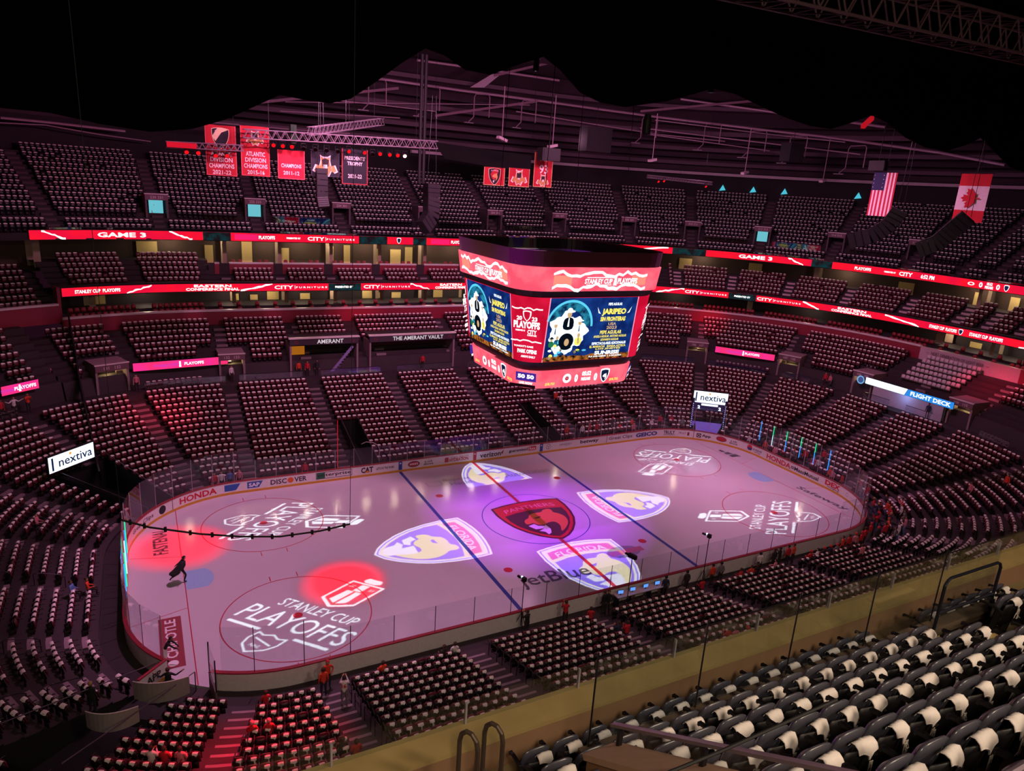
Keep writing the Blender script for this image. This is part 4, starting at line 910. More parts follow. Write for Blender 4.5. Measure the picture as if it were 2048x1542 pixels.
def seats_and_towels(qs, kind, sname, slabel, tlabel, skip=.03, seed=1, tl=None):
    r = random.Random(seed); pl = tot(qs); pm, sm_ = SEAT_M[kind]
    scatter(sname, [(PANL[0], PANL[1], 0), (BACKL[0], BACKL[1], 1), (armp.v, armp.f, 1)], pl, [pm, sm_], slabel, 'seats')
    tw = [(x, y, z+r.uniform(-.008, .008), a+r.uniform(-.1, .1)) for x, y, z, a in pl if r.random() > skip]
    scatter('rally_towels', [((tl or TL)[0], (tl or TL)[1], 0)], tw, [TOWEL], tlabel, 'towels')
q3 = lambda L: [(q[1], q[2], q[3]) for q in L]
NS = [q for q in REST if 97.4 < q[1] < 148.5]; FS = [q for q in REST if not 97.4 < q[1] < 148.5]
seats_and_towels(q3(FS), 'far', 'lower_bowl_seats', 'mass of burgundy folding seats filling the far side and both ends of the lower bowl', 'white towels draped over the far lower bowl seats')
seats_and_towels(q3(NS), 'low', 'lower_bowl_seats', 'burgundy seats of the near lower blocks towards the right, seen from behind', 'white towels on the near lower seats towards the right', .03, 5, TLN)
UB = []
for j, (d, z) in enumerate(UPB): UB += [(q[0], q[1], q[2]) for q in row_positions([15.4, 18.7, 26.6, 33.5, 45.3, 53.6, 62., 65.2, 67.6, 71.3], d, z, 13.6, 75.1) if not blocked(q[0], d)]
for j, (d, z) in enumerate(UPB): UB += [(q[0], q[1], q[2]) for q in row_positions(LA, d, z, 84.2, 97) if not blocked(q[0], d)]
for j, (d, z) in enumerate(UPBL): UB += [(q[0], q[1], q[2]) for q in row_positions(LA+[2.5, 10], d, z, -6, 13.0) if not blocked(q[0], d)]
UB += [(q[0], q[1], q[2]) for q in row_positions(LA, 16.75, WZ, 13.9, 75) if not blocked(q[0], 17.) and (15.5 < q[0] < 18.3 or 25.8 < q[0] < 32.6 or 34.8 < q[0] < 44.4 or 68.4 < q[0] < 70.8)]
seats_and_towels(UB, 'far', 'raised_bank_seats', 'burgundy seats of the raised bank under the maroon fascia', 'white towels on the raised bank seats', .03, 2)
WS = []
for j, (d, z) in enumerate(UPB): WS += [(q[0], q[1], q[2]) for q in row_positions([], d, z, 75.4, 83.9, .9) if not blocked(q[0], d)]
pl = tot(WS); wm = M('seat_white', 'c8b8c0', .5); scatter('white_block_seats', [(PANL[0], PANL[1], 0), (BACKL[0], BACKL[1], 0)], pl, [wm], 'block of white folding seats above the blue and white deck sign', 'seats')
CS = []
for d, z in CLB: CS += [(q[0], q[1], q[2]) for q in row_positions(CLUBA, d, z, 18.7, 66.1)]
for d, z in CLC: CS += [(q[0], q[1], q[2]) for q in row_positions(CLA2, d, z, 66.3, 92)+row_positions([16.2], d, z, 14.5, 18.4)]
for d, z in CLL: CS += [(q[0], q[1], q[2]) for q in row_positions([3, 7, 11.2], d, z, -6, 14.2)]
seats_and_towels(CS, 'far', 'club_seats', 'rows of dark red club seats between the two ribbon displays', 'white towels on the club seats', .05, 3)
US = []
for k, (d, z) in enumerate(UPR):
    if k == 2: continue
    for q in row_positions(UA, d, z, 5, 92):
        if k > 1 and k < 6 and blocked(q[0], d): continue
        US.append((q[0], q[1], q[2]))
seats_and_towels(US, 'top', 'upper_deck_seats', 'mass of black folding seats in the far upper deck', 'white towels dotted over the far upper deck seats', .02, 4)
SS = []
for d, z in ((26.15, 10.65), (27.15, 11.1)):
    for q in row_positions([14.3+2.05*i for i in range(38)], d, z, 14.4, 90, .5, .6): SS.append((q[0], q[1], q[2]))
scatter('suite_seats', [(PANL[0], PANL[1], 0), (BACKL[0], BACKL[1], 0)], tot(SS), [M('seat_red', '8c1c2c', .5)], 'red seats of the suites under the lower ribbon display', 'seats')
b2 = []
for q in row_positions([20.3+3.02*i for i in range(16)], 30.4, 15.6, 18.7, 66, .6, .75): b2.append((q[0], q[1], q[2]))
scatter('lounge_chairs', [(PANL[0], PANL[1], 0), (BACKL[0], BACKL[1], 0)], tot(b2), [M('seat_red')], 'dark red lounge chairs behind the club wall', 'chairs')
# ================================================================ SCOREBOARD
sb = empty('scoreboard', (0, 0, 0), 0, 'big four-sided hanging scoreboard with bright screens over centre ice', 'scoreboard')
def oct_ring(h, w, n=5):
    """rounded square, counter clockwise seen from above, starting on the front face; returns points and segment tags"""
    out = []
    for k in range(4):
        a = k*PI/2; R = Matrix.Rotation(a, 2)
        base = [(-w, -h), (w, -h)]
        for i in range(1, n):
            t = PI/2*i/n; base.append((w+(h-w)*math.sin(t), -w-(h-w)*math.cos(t)))
        out += [tuple(R @ Vector(p)) for p in base]
    return out
def band(name, h0, w0, z0, h1, w1, z1, mat, off=0.):
    a = oct_ring(h0+off, w0, 5); c = oct_ring(h1+off, w1, 5); n = len(a)
    V = [(x, y, z0) for x, y in a]+[(x, y, z1) for x, y in c]
    return mesh_obj(name, V, [(i, (i+1) % n, n+(i+1) % n, n+i) for i in range(n)], mat, sb)
DKP = M('scoreboard_shell', '241820', .5, .3); TRIM = M('scoreboard_trim', '6a3a48', .4, .4)
REDS = E('screen_red', 'ea5068', 1.2, hex2='f26a7c', scale=.8); REDD = E('screen_crimson', 'c80c30', 1.0, hex2='e01840', scale=.7); SW = E('screen_white', 'fff4f6', 1.7); SPK = E('screen_pinkline', 'f890b0', 1.3)
band('top_rim', 6.15, 4.0, 21.85, 6.25, 4.05, 22.9, TRIM); band('rim_inside', 6.1, 4.0, 21.9, 6.1, 4.0, 22.8, DKP)
band('upper_ring', 6.05, 3.95, 20.2, 6.25, 4.05, 21.8, REDS); band('upper_gap', 5.7, 3.75, 19.72, 6.0, 3.9, 20.2, DKP)
band('corner_screens', 5.2, 3.78, 15.06, 5.74, 3.77, 19.72, REDD); band('lower_gap', 4.85, 3.3, 14.42, 5.2, 3.7, 15.06, DKP)
band('lower_ring', 4.85, 3.2, 13.02, 5.05, 3.3, 14.4, REDS)
b = MB(); P = oct_ring(4.8, 3.2); b.add([(x, y, 13.0) for x, y in P], [tuple(range(len(P)))]); b.build('underside', DKP, sb)
b = MB(); P = oct_ring(6.1, 4.); b.add([(x, y, 21.95) for x, y in P], [tuple(range(len(P)))]); b.build('top_deck', BLACK, sb)
b = MB()
for x in (-3.5, 3.5):
    for y in (-3.5, 3.5): b.tube([(x, y, 21.9), (x*.9, y*.9, 43)], .025, 5)
b.build('hanging_cables', DPIPE, sb)
def face(k, zb, zt, hb, ht):
    R = Matrix.Rotation(k*PI/2, 3, 'Z')
    def f(x, y, o=.02):             # x across, y 0..1 up the face
        return R @ Vector((x, -(hb+(ht-hb)*y)-o, zb+(zt-zb)*y))
    return f
SBLUE = E('poster_blue', '10286c', .8, hex2='1c4498', scale=.9); SCY = E('poster_cyan', '58c8e8', 1.2); SYEL = E('poster_yellow', 'f4e060', 1.3); SDK = E('poster_dark', '101828', .5); STE = E('poster_teal', '2a90b0', .9, hex2='102850', scale=2.2); SAM = E('poster_amber', 'c87830', .8, hex2='20100c', scale=3.); SGL = E('poster_glow', 'eef8ff', 1.6); STAN = E('poster_tan', 'd8b080', 1.0); SGR = E('poster_green', '2c8a4a', .8)
for k in (0, 1, 2, 3):
    f = face(k, 15.06, 19.72, 5.2, 5.74); H = 4.66
    g = lambda x, y, o=.03: f(x, y/H, o)
    put('poster_screen', rectVF(-3.72, 3.72, .02, H-.02), lambda x, y: g(x, y, .02), SBLUE, sb)
    put('poster_arc', ringVF(-1.9, 2.55, 1.78, 1.95, 24, .0, 2.9), lambda x, y: g(x, y, .03), SCY, sb)
    put('poster_arc', ringVF(-1.9, 2.55, 1.2, 1.78, 24, .0, 2.9), lambda x, y: g(x, y, .028), STE, sb)
    rn = random.Random(5); P = []
    for i in range(56):
        a = 2*PI*i/56; r = 1+.10*math.sin(3*a+1)+.09*math.sin(8*a)+.06*math.sin(15*a); P.append((-2.0+r*math.cos(a)*1.5, 2.0+r*math.sin(a)*1.5*(1.0 if math.sin(a) > 0 else .9)))
    put('poster_glow', (P, [tuple(range(56))]), lambda x, y: g(x, y, .035), SGL, sb)
    def fig(cx, cy, s, coat, face_, hat, o):
        put('poster_figure', (sm([(cx-.36*s, cy), (cx-.34*s, cy+.5*s), (cx-.14*s, cy+.64*s), (cx+.14*s, cy+.64*s), (cx+.34*s, cy+.5*s), (cx+.36*s, cy), (cx+.1*s, cy-.1*s), (cx-.1*s, cy-.1*s)], 1), [tuple(range(16))]), lambda x, y: g(x, y, o), coat, sb)
        put('poster_shirt', ([(cx-.06*s, cy+.1*s), (cx+.06*s, cy+.1*s), (cx+.03*s, cy+.6*s), (cx-.03*s, cy+.6*s)], [(0, 1, 2, 3)]), lambda x, y: g(x, y, o+.003), SGL if coat is SDK else STE, sb)
        put('poster_face', discVF(cx, cy+.82*s, .15*s, .21*s, 12), lambda x, y: g(x, y, o+.003), face_, sb)
        if hat: put('poster_hat', discVF(cx, cy+.98*s, .36*s, .08*s, 14), lambda x, y: g(x, y, o+.006), hat, sb); put('poster_hat', discVF(cx, cy+1.06*s, .17*s, .13*s, 12), lambda x, y: g(x, y, o+.006), hat, sb)
    for q in ((-3.0, 1.95, .9, SGL, STAN, SGL), (-1.05, 2.1, .9, SGL, STAN, SGL), (-2.0, 2.45, 1.25, SDK, STAN, SGL), (-2.75, 1.2, .7, STE, STAN, None), (-1.0, 1.25, .8, SYEL, STAN, None), (-3.2, 1.15, .6, SGR, STAN, SDK)): fig(*q, .042)
    put('poster_hat', discVF(-2.0, 1.5, .62, .6), lambda x, y: g(x, y, .056), SDK, sb); put('poster_face', discVF(-1.95, 1.42, .2, .27), lambda x, y: g(x, y, .058), STAN, sb); put('poster_figure', discVF(-1.98, 1.05, .42, .2), lambda x, y: g(x, y, .057), SDK, sb)
    for i in range(26): put('poster_spark', discVF(-2.+rn.gauss(0, .95), .75+rn.gauss(0, .28), rn.uniform(.05, .2), rn.uniform(.05, .16), 8), lambda x, y: g(x, y, .05), rn.choice([STE, SCY, SGL, STAN, SGR, SYEL, SDK]), sb)
    P = [(-3.7, .03)]+[(-3.7+7.4*i/30, .32+.16*rn.random()) for i in range(31)]+[(3.7, .03)]
    put('poster_crowd', (P, [tuple(range(len(P)))]), lambda x, y: g(x, y, .05), SAM, sb)
    T = lambda s, cx, cy, w, h, m, bo=.03: put_text('poster_lettering', s, lambda x, y: g(x, y, .055), m, sb, cx, cy, w, h, bo)
    T('PEPE AGUILAR', 1.75, 4.15, 1.2, .2, SGL); T('JARIPEO', 1.75, 3.55, 2.1, .55, SYEL, .05); T('SIN FRONTERAS', 1.75, 3.05, 2.2, .34, SYEL, .05); T('USA', 1.75, 2.68, .7, .22, STAN); T('2023', 1.75, 2.4, .9, .24, STAN)
    T('PEPE AGUILAR', 1.75, 2.05, 1.9, .28, SYEL); T('ANGELA AGUILAR  ANTONIO AGUILAR', 1.75, 1.75, 2.9, .18, SYEL); T('LEONARDO AGUILAR', 1.75, 1.5, 1.6, .18, SYEL); T('ESPECTACULARES ADICIONALES', 1.75, 1.22, 3.0, .2, SGL); T('EL MARIACHI   BANDA AZTECA', 1.7, .98, 3.2, .17, SYEL); T('LOS JINETES', 1.75, .78, 2.2, .16, SYEL)
    T('SUNRISE', 1.7, .5, 2.2, .3, SGL, .05); T('FLA LIVE ARENA  |  2 DE JUNIO', 1.6, .22, 2.9, .15, SGL)
    for s in (-1, 1): put('poster_horn', ([(1.75+s*1.15, 3.45), (1.75+s*1.35, 3.5), (1.75+s*1.5, 3.95), (1.75+s*1.3, 3.62)], [(0, 1, 2, 3)]), lambda x, y: g(x, y, .055), SGL, sb)
    # upper ring
    fu = face(k, 20.2, 21.8, 6.05, 6.25); gu = lambda x, y, o=.03: fu(x, y/1.6, o)
    for y0, sg in ((1.2, 1), (.3, -1)):
        rn = random.Random(k+int(y0*10)); n = 22; P = [(-3.9+7.8*i/n, y0+rn.uniform(-.12, .12)+.12*math.sin(i*.8)) for i in range(n+1)]
        V = [q for x, y in P for q in ((x, y-.07-.06*rn.random()), (x, y+.07+.06*rn.random()))]
        put('ring_crack', (V, [(2*i, 2*i+2, 2*i+3, 2*i+1) for i in range(n)]), lambda x, y: gu(x, y), SW, sb)
    put('ring_patch', rectVF(-3.85, -2.4, .42, 1.1), lambda x, y: gu(x, y, .02), E('screen_peach', 'f08a78', 1.2), sb); put('ring_patch', rectVF(2.6, 3.85, .42, 1.1), lambda x, y: gu(x, y, .02), E('screen_peach'), sb)
    put_text('ring_lettering', 'STANLEY CUP', lambda x, y: gu(x, y, .04), SW, sb, -.2, .7, 2.3, .36, .03); put_text('ring_lettering', 'PLAYOFFS', lambda x, y: gu(x, y, .04), SW, sb, 2.25, .72, 1.7, .42, .04); put('ring_cup', ([(1.05, .4), (1.35, .4), (1.28, 1.1), (1.12, 1.1)], [(0, 1, 2, 3)]), lambda x, y: gu(x, y, .04), SW, sb)
    put('ring_line', rectVF(-1.2, .9, .94, .99), lambda x, y: gu(x, y, .04), SW, sb); put('ring_line', rectVF(-1.2, .9, .42, .47), lambda x, y: gu(x, y, .04), SW, sb)
    # lower ring
    fl = face(k, 13.02, 14.4, 4.85, 5.05); gl_ = lambda x, y, o=.03: fl(x, y/1.38, o)
    N_ = E('mark_navy', '20305c', .5)
    put('score_emblem', ringVF(-1.35, .66, .17, .36, 20), lambda x, y: gl_(x*1.0-.0, y, .035), SW, sb); put('score_emblem', ringVF(-1.35, .66, .09, .13, 16), lambda x, y: gl_(x, y, .037), N_, sb)
    for cx in (-.55, 1.15): put_text('score_digit', '0', lambda x, y: gl_(x, y, .04), SW, sb, cx, .62, .3, .62, .06)
    put_text('score_clock', '05:52', lambda x, y: gl_(x, y, .04), SW, sb, .3, .95, .8, .36, .05); put_text('score_period', 'PREGAME', lambda x, y: gl_(x, y, .04), SW, sb, .3, .52, .8, .26, .05)
    V = [(1.95+x*.4, .12+y*.46) for x, y in SHIELD]; put('score_shield', (V, [tuple(range(len(V)))]), lambda x, y: gl_(x, y, .035), SW, sb); V = [(1.95+x*.32, .2+y*.38) for x, y in SHIELD]; put('score_shield', (V, [tuple(range(len(V)))]), lambda x, y: gl_(x, y, .037), N_, sb)
    V = [(1.95+x*.3, .2+y*.36) for x, y in sm(HEAD, 1)]; put('score_shield_head', (V, [tuple(range(len(V)))]), lambda x, y: gl_(x, y, .039), SW, sb)
    for cx in (-2.75, 2.85): put_text('jackpot_digits', '$58,755', lambda x, y: gl_(x, y, .04), SYEL, sb, cx, .3, .8, .24, .03)
    # rounded corner panels
    R = Matrix.Rotation(k*PI/2+PI/4, 3, 'Z')
    def crn(x, y, zb, zt, rb, rt_, o=.05, R=R):
        q = y; return R @ Vector((x, -(rb+(rt_-rb)*q)-o-.0, zb+(zt-zb)*q))
    rb, rtp = 6.77, 7.30
    gc = lambda x, y, o=.05: crn(x, y/H, 15.06, 19.72, rb, rtp, o)
    for s in (-1, 1): put('screen_edge', rectVF(s*3.71-.04, s*3.71+.04, .0, H), lambda x, y: g(x, y, .03), SPK, sb)
    for y0 in (3.85, 1.55):
        rn = random.Random(int(y0*7)); P = [(-1.1+2.2*i/10, y0+rn.uniform(-.08, .08)) for i in range(11)]; V = [q for x, y in P for q in ((x, y-.04), (x, y+.05))]; put('corner_crack', (V, [(2*i, 2*i+2, 2*i+3, 2*i+1) for i in range(10)]), gc, SW, sb)
    T2 = lambda s, cx, cy, w, h, bo=.03: put_text('corner_lettering', s, gc, SW, sb, cx*.88, cy, w*.88, h, bo)
    T2('PLAYOFFS', 0, 2.7, 2.15, .52, .05); T2('20', -.62, 3.15, .45, .3, .04); T2('23', .62, 3.15, .45, .3, .04); T2('PRESENTED BY', -.5, 2.28, .8, .12); T2('CITY', .45, 2.22, .75, .3); T2('FURNITURE', .45, 1.98, .75, .12); T2("TONIGHT'S GAME", -.2, 1.15, 1.6, .14); T2('PARK OPENS', .1, .8, 1.6, .3, .05); T2('ARRIVE EARLY', .2, .42, 1.2, .16)
    V = [(x*.3, 2.98+y*.3) for x, y in SHIELD]; put('corner_shield', (V, [tuple(range(len(V)))]), gc, SW, sb); V = [(x*.22, 3.03+y*.25) for x, y in SHIELD]; put('corner_shield', (V, [tuple(range(len(V)))]), lambda x, y: gc(x, y, .07), REDD, sb)
    gq = lambda x, y, o=.06: crn(x, y/1.38, 13.02, 14.4, 6.19, 6.43, o)
    put('raffle_badge', rectVF(-.75, .75, .55, 1.2), gq, E('badge_violet', '4a2ca0', .9), sb); put_text('raffle_lettering', '50 50', lambda x, y: gq(x, y, .08), SW, sb, 0, .9, 1.2, .32, .05); put_text('raffle_lettering', 'LIVE NOW', lambda x, y: gq(x, y, .08), SW, sb, 0, .4, 1.0, .2, .05); put('raffle_shade', rectVF(-1.2, .7, .05, .28), gq, E('mark_dark', '301020', .3), sb)
cb = empty('county_sign', tuple(Matrix.Rotation(-PI/4, 3, 'Z') @ Vector((0, -7.25, 22.45)))); cb.rotation_euler.z = -PI/4+.35; tag(cb, 'pale county sign hanging on the corner rim of the scoreboard', 'sign')
b = MB(); b.box((0, 0, 0), (2.0, .06, .85)); b.build('board', M('sign_pale', 'd0b0a8', .5), cb)
put_text('lettering', 'BR   WARD', lambda x, y: (x, -.04, .1+y), M('print_8a6a68', '8a6a68', .5), cb, 0, 0, 1.75, .34); put('sun_mark', discVF(-.33, .1, .2, .2), lambda x, y: (x, -.04, y), M('print_e08a40', 'e08a40', .5), cb); put_text('lettering', 'C O U N T Y   F L O R I D A', lambda x, y: (x, -.04, -.3+y), M('print_241c28'), cb, 0, 0, 1.8, .1)

# ================================================================ LIT CORNER SIGNS
def lit_sign(a, c, zb, zt, lab, extra=False):
    a, c = Vector(a), Vector(c); m = (a+c)/2; t = (c-a); t.z = 0; w = t.length; ang = math.atan2(t.y, t.x); g = empty('lit_sign', (m.x, m.y, (zb+zt)/2), ang, lab, 'sign', 'lit corner signs')
    h = zt-zb; b = MB(); b.box((0, .12, 0), (w+.16, .22, h+.16)); b.build('sign_box', BLACK, g)
    put('panel', rectVF(-w/2, w/2, -h/2, h/2), lambda x, y: (x, -.0, y), E('panel_bright', 'e4ecff', 1.7), g)
    put_text('lettering', 'nextiva', lambda x, y: (x, -.02, y), E('letters_navy', '1c2c68', .35), g, .08*w, -.03, w*.74, h*.52, .01)
    put('dot', discVF(-.03*w, h*.33, h*.08, h*.08), lambda x, y: (x, -.025, y), E('dot_orange', 'f0a030', 1.), g)
    put('frame_line', rectVF(-w*.44, -w*.4, -h*.4, h*.4), lambda x, y: (x, -.02, y), E('letters_navy'), g)
    return g
lit_sign((-35.53, 13.55, 0), (-32.66, 16.37, 0), 3.4, 4.7, 'lit white corner sign above the dark tunnel at the left end of the rink')
arch = lit_sign((28.8, 13.7, 0), (31.85, 11.25, 0), 3.7, 5.1, 'lit white sign on the light arch behind the far corner of the rink')
b = MB(); [b.box((s*1.85, .1, -2.5), (.22, .22, 4.6)) for s in (-1, 1)]; b.build('arch_leg', M('arch_frame', '3a3058', .5), arch)
for s in (-1, 1):
    b = MB()
    for k in range(16): b.ball((s*1.85, -.03, -.9-k*.24), .05, 6, 4)
    b.build('arch_lights', E('arch_dots', 'a8b0ff', 1.6), arch)
b = MB(); b.box((0, .1, -1.15), (3.3, .2, .9)); b.build('score_panel', E('arch_panel', '40305c', .5), arch)
put('score_strip', rectVF(-.95, .95, -1.02, -.78), lambda x, y: (x, -.02, y), E('panel_bright'), arch)
for s in (-1, 1): put_text('score_digit', '2', lambda x, y: (x, -.02, y), E('panel_bright'), arch, s*1.2, -1.25, .3, .4, .05)
b = MB(); b.box((0, .3, -3.9), (3.4, .1, 1.5)); b.build('arch_curtain_glow', E('arch_glow', '8a5cd0', .55), arch)

# ================================================================ BANNERS AND FLAGS
def banner(x0, x1, z0, z1, y, col, edge, rows, lab, emblem=None, wave=.05, name='hanging_banner', grp='banners under the roof'):
    g = empty(name, ((x0+x1)/2, y, z1), 0, lab, 'banner', grp); w, h = x1-x0, z1-z0
    def wv(x, o=0.): return wave*math.sin(x*3.1+x0)-o
    V = []; F = []; n = 10
    for t in (0, .03):
        for i in range(n+1):
            x = -w/2+w*i/n; V += [(x, wv(x)+t, -h), (x, wv(x)+t, 0)]
    s = 2*(n+1)
    for i in range(n): a = 2*i; F += [(a, a+2, a+3, a+1), (s+a, s+a+1, s+a+3, s+a+2), (a, s+a, s+a+2, a+2), (a+1, a+3, s+a+3, s+a+1)]
    F += [(0, 1, s+1, s), (2*n, s+2*n, s+2*n+1, 2*n+1)]
    mesh_obj('cloth', V, F, M('cloth_'+col, col, .85), g)
    if edge:
        for a in ((-w/2, -w/2+.07), (w/2-.07, w/2)): put('border', rectVF(a[0], a[1], -h, 0), lambda x, y: (x, wv(x, .01), y), M('cloth_'+edge, edge, .85), g)
        put('border', rectVF(-w/2, w/2, -h, -h+.07, 8), lambda x, y: (x, wv(x, .01), y), M('cloth_'+edge), g)
    for s_, cy, ww, hh in rows: put_text('lettering', s_, lambda x, y: (x, wv(x, .02), y), M('cloth_e8d8d4', 'e8d8d4', .85), g, 0, cy, ww*w, hh, .02)
    if emblem:
        cy, k, kind = emblem
        if kind == 'shield':
            for P, m, o in ((SHIELD, 'e0c8a0', .02), (shrink(SHIELD, .07), '1c1620', .025), ([(x*.78, .3+y*.8) for x, y in sm(HEAD, 1)], 'c89058', .03), ([(x*.9, y*.9) for x, y in FANG], 'e8d8d4', .03)):
                V = [(x*k, cy+(y-1.2)*k) for x, y in P]; put('emblem', (V, [tuple(range(len(V)))]), lambda x, y: (x, wv(x, o), y), M('cloth_'+m, m, .85), g)
            L = letters_on_band('FLORIDA', 1.2, .2, 2.1); put('emblem_lettering', fill2([[(x*k, cy+(y-1.2)*k) for x, y in P] for P in L]), lambda x, y: (x, wv(x, .035), y), M('cloth_e8d8d4', 'e8d8d4', .85), g)
        if kind == 'cat':
            bod = [(-1.1, -.35), (-.85, .2), (-.5, .1), (-.4, .55), (-.45, 1.0), (-.2, .85), (.2, .85), (.45, 1.0), (.4, .55), (.5, .1), (.85, .2), (1.1, -.35), (.8, -.5), (.55, -.3), (.3, -.8), (0, -.6), (-.3, -.8), (-.55, -.3), (-.8, -.5)]
            for P, m, o in ((bod, 'e8d8d4', .02), ([(x*.86, y*.86) for x, y in bod], 'b88850', .025), ([(-.25, .05), (.25, .05), (.3, .6), (0, .72), (-.3, .6)], '2a1c20', .03), ([(-.14, -.1), (.14, -.1), (.16, .2), (-.16, .2)], 'e8d8d4', .035)):
                V = [(x*k, cy+y*k) for x, y in P]; put('emblem', (V, [tuple(range(len(V)))]), lambda x, y: (x, wv(x, o), y), M('cloth_'+m, m, .85), g)
    b = MB(); b.tube([(-w/2-.05, .015, .03), (w/2+.05, .015, .03)], .03, 5); b.build('top_pole', DPIPE, g); return g
DIV = [('DIVISION', .0, 0, 0)]
def div_rows(yr, y): return [('ATLANTIC', -2.05, .66, .34), ('DIVISION', -2.5, .72, .34), ('CHAMPIONS', -2.95, .82, .34), (yr, -3.42, .6, .32)]
banner(-23.25, -21.05, 26.22, 29.9, 14, 'b01828', 'c84850', div_rows('2021-22', 0), 'leftmost red champions banner reading 2021-22 above the upper deck', (-.95, .62, 'shield'))
banner(-20.72, -18.58, 26.35, 30.05, 14, 'b01828', 'c84850', div_rows('2015-16', 0), 'red champions banner reading 2015-16, beside the lighting truss end', (-.95, .62, 'cat'))
banner(-18.0, -15.9, 26.28, 28.5, 14, 'c01830', 'd04858', [('CHAMPIONS', -1.2, .75, .3), ('2011-12', -1.75, .6, .3)], 'short red banner lit by the red stage lamps')
banner(-15.4, -13.08, 26.65, 28.65, 14, '1c1824', '302838', [], 'dark navy banner with a pale prowling cat emblem', (-1.25, .95, 'cat'))
banner(-12.88, -10.7, 26.17, 28.98, 14, '1a1824', 'a83038', [("PRESIDENTS'", -.72, .8, .3), ('TROPHY', -1.15, .6, .3), ('2021-22', -2.15, .55, .32)], 'navy banner with red border reading 2021-22')
banner(4.82, 7.3, 26.85, 28.7, 24, 'b01828', 'c8a070', [], 'red shield banner left of three over the far seats', (-.95, .72, 'shield'), grp='small banners over the far seats')
banner(7.76, 10.3, 26.88, 28.8, 24, 'b01828', 'c8a070', [], 'red cat emblem banner, middle of three over the far seats', (-1.05, .95, 'cat'), grp='small banners over the far seats')
banner(10.85, 13.2, 27.0, 30.65, 24, 'b01828', 'c8a070', [('TOP', -.7, .5, .45), ('93', -1.75, .45, .95)], 'tall red banner with number 93 over the far seats', (-3.0, .75, 'cat'), grp='small banners over the far seats')
def flag(y0, y1, z0, z1, x, lab): return empty('hanging_flag', (x, (y0+y1)/2, z1), -PI/2, lab, 'flag', 'national flags under the roof')
def fbox(g, x0, x1, y0, y1, col, t=.03, nm='stripe', n=4):
    V = []; F = []
    for dy in (0, t):
        for i in range(n+1):
            x = x0+(x1-x0)*i/n; wv = .06*math.sin(x*2.6); V += [(x, wv-dy+.015, y0), (x, wv-dy+.015, y1)]
    s = 2*(n+1)
    for i in range(n): a = 2*i; F += [(a, a+2, a+3, a+1), (s+a, s+a+1, s+a+3, s+a+2), (a, s+a, s+a+2, a+2), (a+1, a+3, s+a+3, s+a+1)]
    F += [(0, 1, s+1, s), (2*n, s+2*n, s+2*n+1, 2*n+1)]
    return mesh_obj(nm, V, F, M('cloth_'+col, col, .85), g)
us_ = flag(-.6, -3.0, 26.35, 30.3, 34, 'striped red and white flag with starred blue canton hanging at the far end')
for i in range(13): w = 2.42/13; fbox(us_, -1.21+i*w, -1.21+(i+1)*w, -3.95, 0, 'b02038' if i % 2 == 0 else 'e0d0d4', n=1)
fbox(us_, -1.21, -1.21+7*2.42/13, -1.6, 0, '26284c', .05, 'canton')
b = MB()
for i in range(5):
    for j in range(4): b.add([(-1.06+i*.24+(.055 if q % 2 == 0 else .022)*math.sin(q*PI/5), -.06, -.25-j*.36+(.055 if q % 2 == 0 else .022)*math.cos(q*PI/5)) for q in range(10)], [tuple(range(10))])
b.build('stars', M('cloth_e8d8d4'), us_)
ca_ = flag(-8.85, -11.4, 26.4, 30.3, 34, 'red and white flag with a red maple leaf hanging at the right')
fbox(ca_, -1.27, 1.27, -.98, 0, 'c01828', nm='red_band'); fbox(ca_, -1.27, 1.27, -2.95, -.98, 'e0d0d4', nm='white_field'); fbox(ca_, -1.27, 1.27, -3.92, -2.95, 'c01828', nm='red_band')
hl = [(0, .95), (.14, .68), (.3, .76), (.24, .3), (.46, .52), (.54, .4), (.82, .46), (.74, .2), (.86, .12), (.4, -.28), (.44, -.42), (.04, -.36), (.05, -.75), (0, -.75)]
LEAF = hl+[(-x, y) for x, y in hl[-2:0:-1]]
V = [(-y*.95, x*.95-1.97) for x, y in LEAF]; put('maple_leaf', fill2([V]), lambda x, y: (x, -.09, y), M('cloth_c01828'), ca_)
for g, w in ((us_, 2.42), (ca_, 2.54)): b = MB(); b.tube([(-w/2-.1, 0, .04), (w/2+.1, 0, .04)], .04, 6); b.tube([(0, 0, .04), (0, 0, 4)], .02, 4); b.build('hanging_pole', DPIPE, g)

# ================================================================ TRUSSES, LAMPS, SPEAKERS
ALU = M('truss_alu', '9a8a96', .4, .5)
def truss(a, c, h, lab, step=.62, name='lighting_truss', mat=None, r=.03):
    a, c = Vector(a), Vector(c); t = (c-a).normalized(); s = t.cross(Vector((0, 0, 1))).normalized()*h/2; uz = Vector((0, 0, h/2)); g = empty(name, a, 0, lab, 'truss', 'trusses under the roof'); D = c-a
    mat = mat or ALU
    b = MB(); [b.tube([i*s+j*uz, D+i*s+j*uz], r*1.3, 6) for i in (-1, 1) for j in (-1, 1)]; b.build('chords', mat, g)
    b = MB(); n = max(2, round(D.length/(h*1.1)))
    for k in range(n):
        p, q = D*(k/n), D*((k+1)/n); m = (p+q)/2
        for i in (-1, 1): b.tube([p+i*s-uz, m+i*s+uz], r*.8, 5); b.tube([m+i*s+uz, q+i*s-uz], r*.8, 5)
        for j in (-1, 1): b.tube([p-s+j*uz, q+s+j*uz], r*.6, 4)
        b.tube([p-s-uz, p+s-uz], r*.7, 4); b.tube([p-s+uz, p+s+uz], r*.7, 4)
    b.build('lattice', mat, g); 
    b = MB(); [b.tube([D*q+uz, D*q+Vector((0, 0, 9))], .012, 4) for q in (.12, .5, .88)]; b.build('hanging_chains', DPIPE, g); return g
